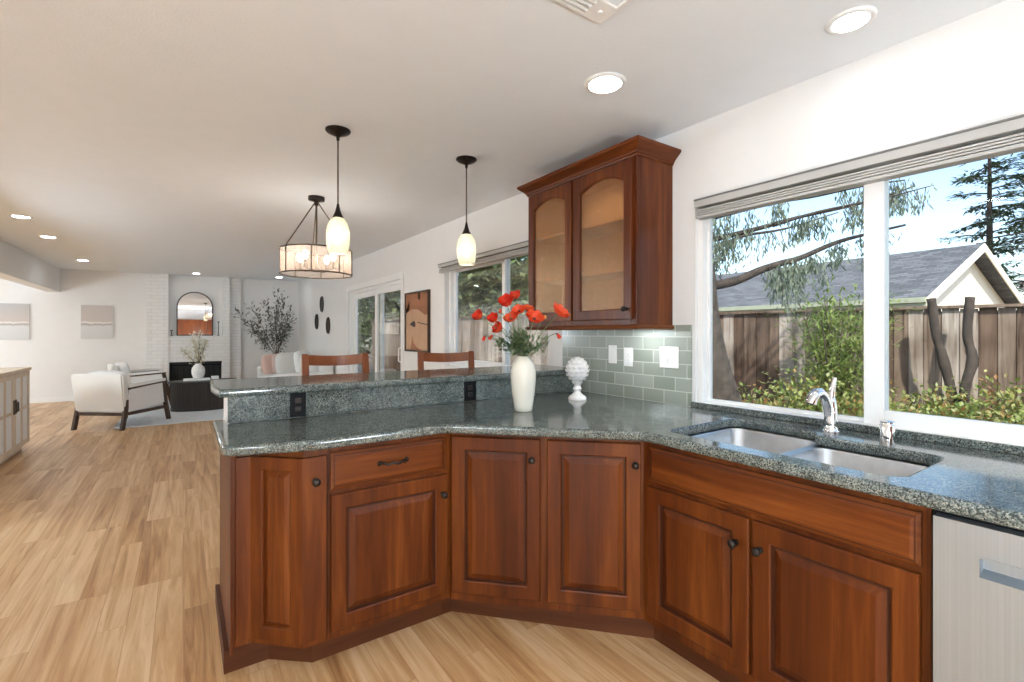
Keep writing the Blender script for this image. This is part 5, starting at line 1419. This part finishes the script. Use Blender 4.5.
# cut trunks
for pts, lab in (([(6.22, 1.38, -.12), (6.20, 1.40, .60), (6.21, 1.48, 1.05), (6.19, 1.53, 1.30), (6.20, 1.57, 1.66)], 'dark cut tree trunk leaning against the fence, nearer the window bar'), ([(6.12, 1.31, -.12), (6.13, 1.31, .70), (6.22, 1.27, 1.05), (6.24, 1.31, 1.30), (6.29, 1.30, 1.66)], 'dark cut tree trunk by the fence, nearer the frame edge')):
    c = bez(pts); m = MB(); m.tube(c, [.045 - .008 * k / (len(c) - 1) + .014 * noise.noise(Vector((k * 1.7, 0, 3))) for k in range(len(c))], 12); o = obj('cut_trunk', m, 'barkdark', None, (pts[0][0], pts[0][1], -.12), smooth='all'); tag(o, lab, 'tree trunk')
def shrub(base, h, rx, n, mat, label, name='shrub', L=(.035, .065), wd=.022, stems=9, low=0.1, shape=1.0, group=None, cat='shrub'):
    r = thing(name, label, cat, base, 0, group); b0 = Vector(base)
    ms = MB(); ml = MB(); ends = []
    for k in range(stems):
        a = 2 * pi * k / stems + random.uniform(-.3, .3); q = random.uniform(.2, 1) * rx
        tip = b0 + Vector((q * cos(a), q * sin(a), h * random.uniform(.7, 1.0))); mid = b0 + (tip - b0) * .5 + Vector((-.2 * q * cos(a), -.2 * q * sin(a), .1 * h))
        pts = [b0 * (1 - t) ** 2 + mid * 2 * t * (1 - t) + tip * t * t for t in [j / 6 for j in range(7)]]
        ms.tube(pts, [.009 * (1 - .1 * j) * (h ** .5) for j in range(7)], 5); ends.append(pts)
    for k in range(n):
        pts = random.choice(ends); t = random.uniform(low, 1); q = pts[min(6, int(t * 6 + .5))]
        off = Vector((random.gauss(0, .30), random.gauss(0, .30), random.gauss(0, .16))) * rx * (.5 + .6 * t) * shape
        z = q + off
        if z.z < b0.z + .02: z.z = b0.z + random.uniform(.03, .3)
        ml.leaf(z, Vector((off.x + random.uniform(-.1, .1), off.y + random.uniform(-.1, .1), random.uniform(-.15, .25))), Vector((random.uniform(-.4, .4), random.uniform(-.4, .4), 1)), random.uniform(*L), wd * random.uniform(.7, 1.3))
    obj('stems', ms, 'twig', r); obj('foliage', ml, mat, r)
    return r
random.seed(21)
G = 'shrubs below the kitchen window fence'
shrub((5.72, 2.25, -.1), 1.85, .46, 5200, 'leafB', 'tall feathery light green shrub before the fence, taller than the others', L=(.05, .11), wd=.020, stems=18, low=.2, shape=.9)
spots = [(4.75, 2.35, .82, .34, 'low shrub right at the foot of the leaning cedar trunk'), (4.95, 2.05, .80, .36, 'low shrub below the tall light green shrub, trunk side'), (5.25, 2.35, 1.02, .38, 'yellow and red leaved shrub between cedar trunk and tall shrub'),
         (5.15, 1.75, .80, .36, 'low shrub behind the faucet lever'), (5.20, 1.45, .76, .34, 'low shrub hidden behind the white window bar'), (5.35, 1.15, .80, .36, 'low shrub before the first cut trunk'),
         (5.40, .85, .78, .36, 'low shrub below the two cut trunks'), (5.45, .55, .80, .36, 'low shrub past the second cut trunk'), (5.55, .25, .82, .36, 'low shrub at the frame edge'),
         (6.05, 1.95, .80, .30, 'shrub close to the fence behind the window bar'), (6.10, .85, .95, .34, 'taller thin shrub against the fence past the second cut trunk'), (6.2, .40, 1.25, .30, 'thin upright shrub against the fence at the frame edge'), (5.9, 1.35, .92, .28, 'leafy shrub growing between the two cut trunks')]
for x, y, h, rx, lab in spots:
    shrub((x, y, -.1), h, rx, 1900, 'leafA', lab, L=(.035, .07), wd=.032, stems=9, low=.35, group=G)
def conifer(base, h, rad, label, z_low=.18):
    r = thing('redwood_tree', label, 'tree', base, 0); b0 = Vector(base)
    m = MB(); m.tube([b0, b0 + Vector((0, 0, h * .5)), b0 + Vector((0, 0, h))], [h * .014, h * .009, .02], 8); obj('trunk', m, 'barkdark', r, smooth='all')
    ms = MB(); ml = MB(); nb = 62
    for k in range(nb):
        t = z_low + (1 - z_low) * (k + random.random() * .6) / nb; z = h * t; a = random.uniform(0, 2 * pi); R_ = rad * (1 - t * .80) * random.uniform(.55, 1.1)
        p0 = b0 + Vector((0, 0, z)); p1 = p0 + Vector((cos(a) * R_, sin(a) * R_, R_ * random.uniform(-.18, .18)))
        ms.tube([p0, (p0 + p1) / 2 + Vector((0, 0, .06 * R_)), p1], [.045, .03, .01], 4, False)
        for q in range(75):
            s = random.uniform(.2, 1); c = p0 + (p1 - p0) * s + Vector((random.gauss(0, .17), random.gauss(0, .17), random.gauss(0, .08)))
            ml.leaf(c, Vector((cos(a) + random.uniform(-.7, .7), sin(a) + random.uniform(-.7, .7), random.uniform(-.5, .2))), Vector((0, 0, 1)), random.uniform(.25, .50), random.uniform(.09, .17))
    obj('branches', ms, 'barkdark', r); obj('foliage', ml, 'leafD', r)
conifer((36.2, 6.7, -.1), 14.5, 3.9, 'tall redwood tree rising behind the gable of the neighbour house')
conifer((33.2, 4.2, -.1), 10.5, 3.4, 'shorter redwood tree beside the tall one, at the frame edge')
def crown_tree(base, h, rx, rz, n, mat, label, cz, name='hedge_tree', L=(.16, .32), wd=.13):
    r = thing(name, label, 'tree', base, 0); b0 = Vector(base)
    m = MB(); m.tube([b0, b0 + Vector((.05, .03, h * .35)), b0 + Vector((0, .1, h * .75))], [.14, .11, .05], 8); obj('trunk', m, 'barkdark', r, smooth='all')
    ml = MB(); cl = [(Vector((random.gauss(0, .5) * rx, random.gauss(0, .5) * rx, cz + random.uniform(-.8, .8) * rz))) for _ in range(26)]
    for k in range(n):
        c = random.choice(cl); p = b0 + c + Vector((random.gauss(0, .24) * rx, random.gauss(0, .24) * rx, random.gauss(0, .22) * rz))
        if p.z < .2: continue
        ml.leaf(p, Vector((random.uniform(-1, 1), random.uniform(-1, 1), random.uniform(-.8, .5))), Vector((random.uniform(-.5, .5), random.uniform(-.5, .5), 1)), random.uniform(*L), wd * random.uniform(.7, 1.3))
    obj('foliage', ml, mat, r)
random.seed(8)
crown_tree((6.35, 10.9, -.1), 3.6, 1.25, 1.3, 5000, 'leafE', 'leafy tree over the fence in the left pane of the dining window', 2.45)
crown_tree((8.9, 11.4, -.1), 4.6, 1.5, 1.6, 5000, 'leafE', 'leafy tree over the fence in the right pane of the dining window', 2.7)
crown_tree((5.5, 14.3, -.1), 3.6, 1.2, 1.3, 4200, 'leafE', 'leafy tree over the fence seen through the patio door', 2.5)
crown_tree((4.3, 17.0, -.1), 3.4, 1.2, 1.7, 4200, 'leafE', 'dark leafy tree seen through the fixed pane of the patio door', 1.8)
crown_tree((27.2, 2.6, -.1), 3.6, 2.0, 1.4, 1700, 'mauvetwig', 'bare mauve shrub thicket beyond the gable at the frame edge', 2.3, 'bare_thicket', (.25, .5), .03)
crown_tree((31.0, 20.5, -.1), 7.0, 3.0, 1.6, 2200, 'leafE', 'distant tree behind the roof ridge of the neighbour house', 4.0, 'distant_tree', (.2, .4), .15)
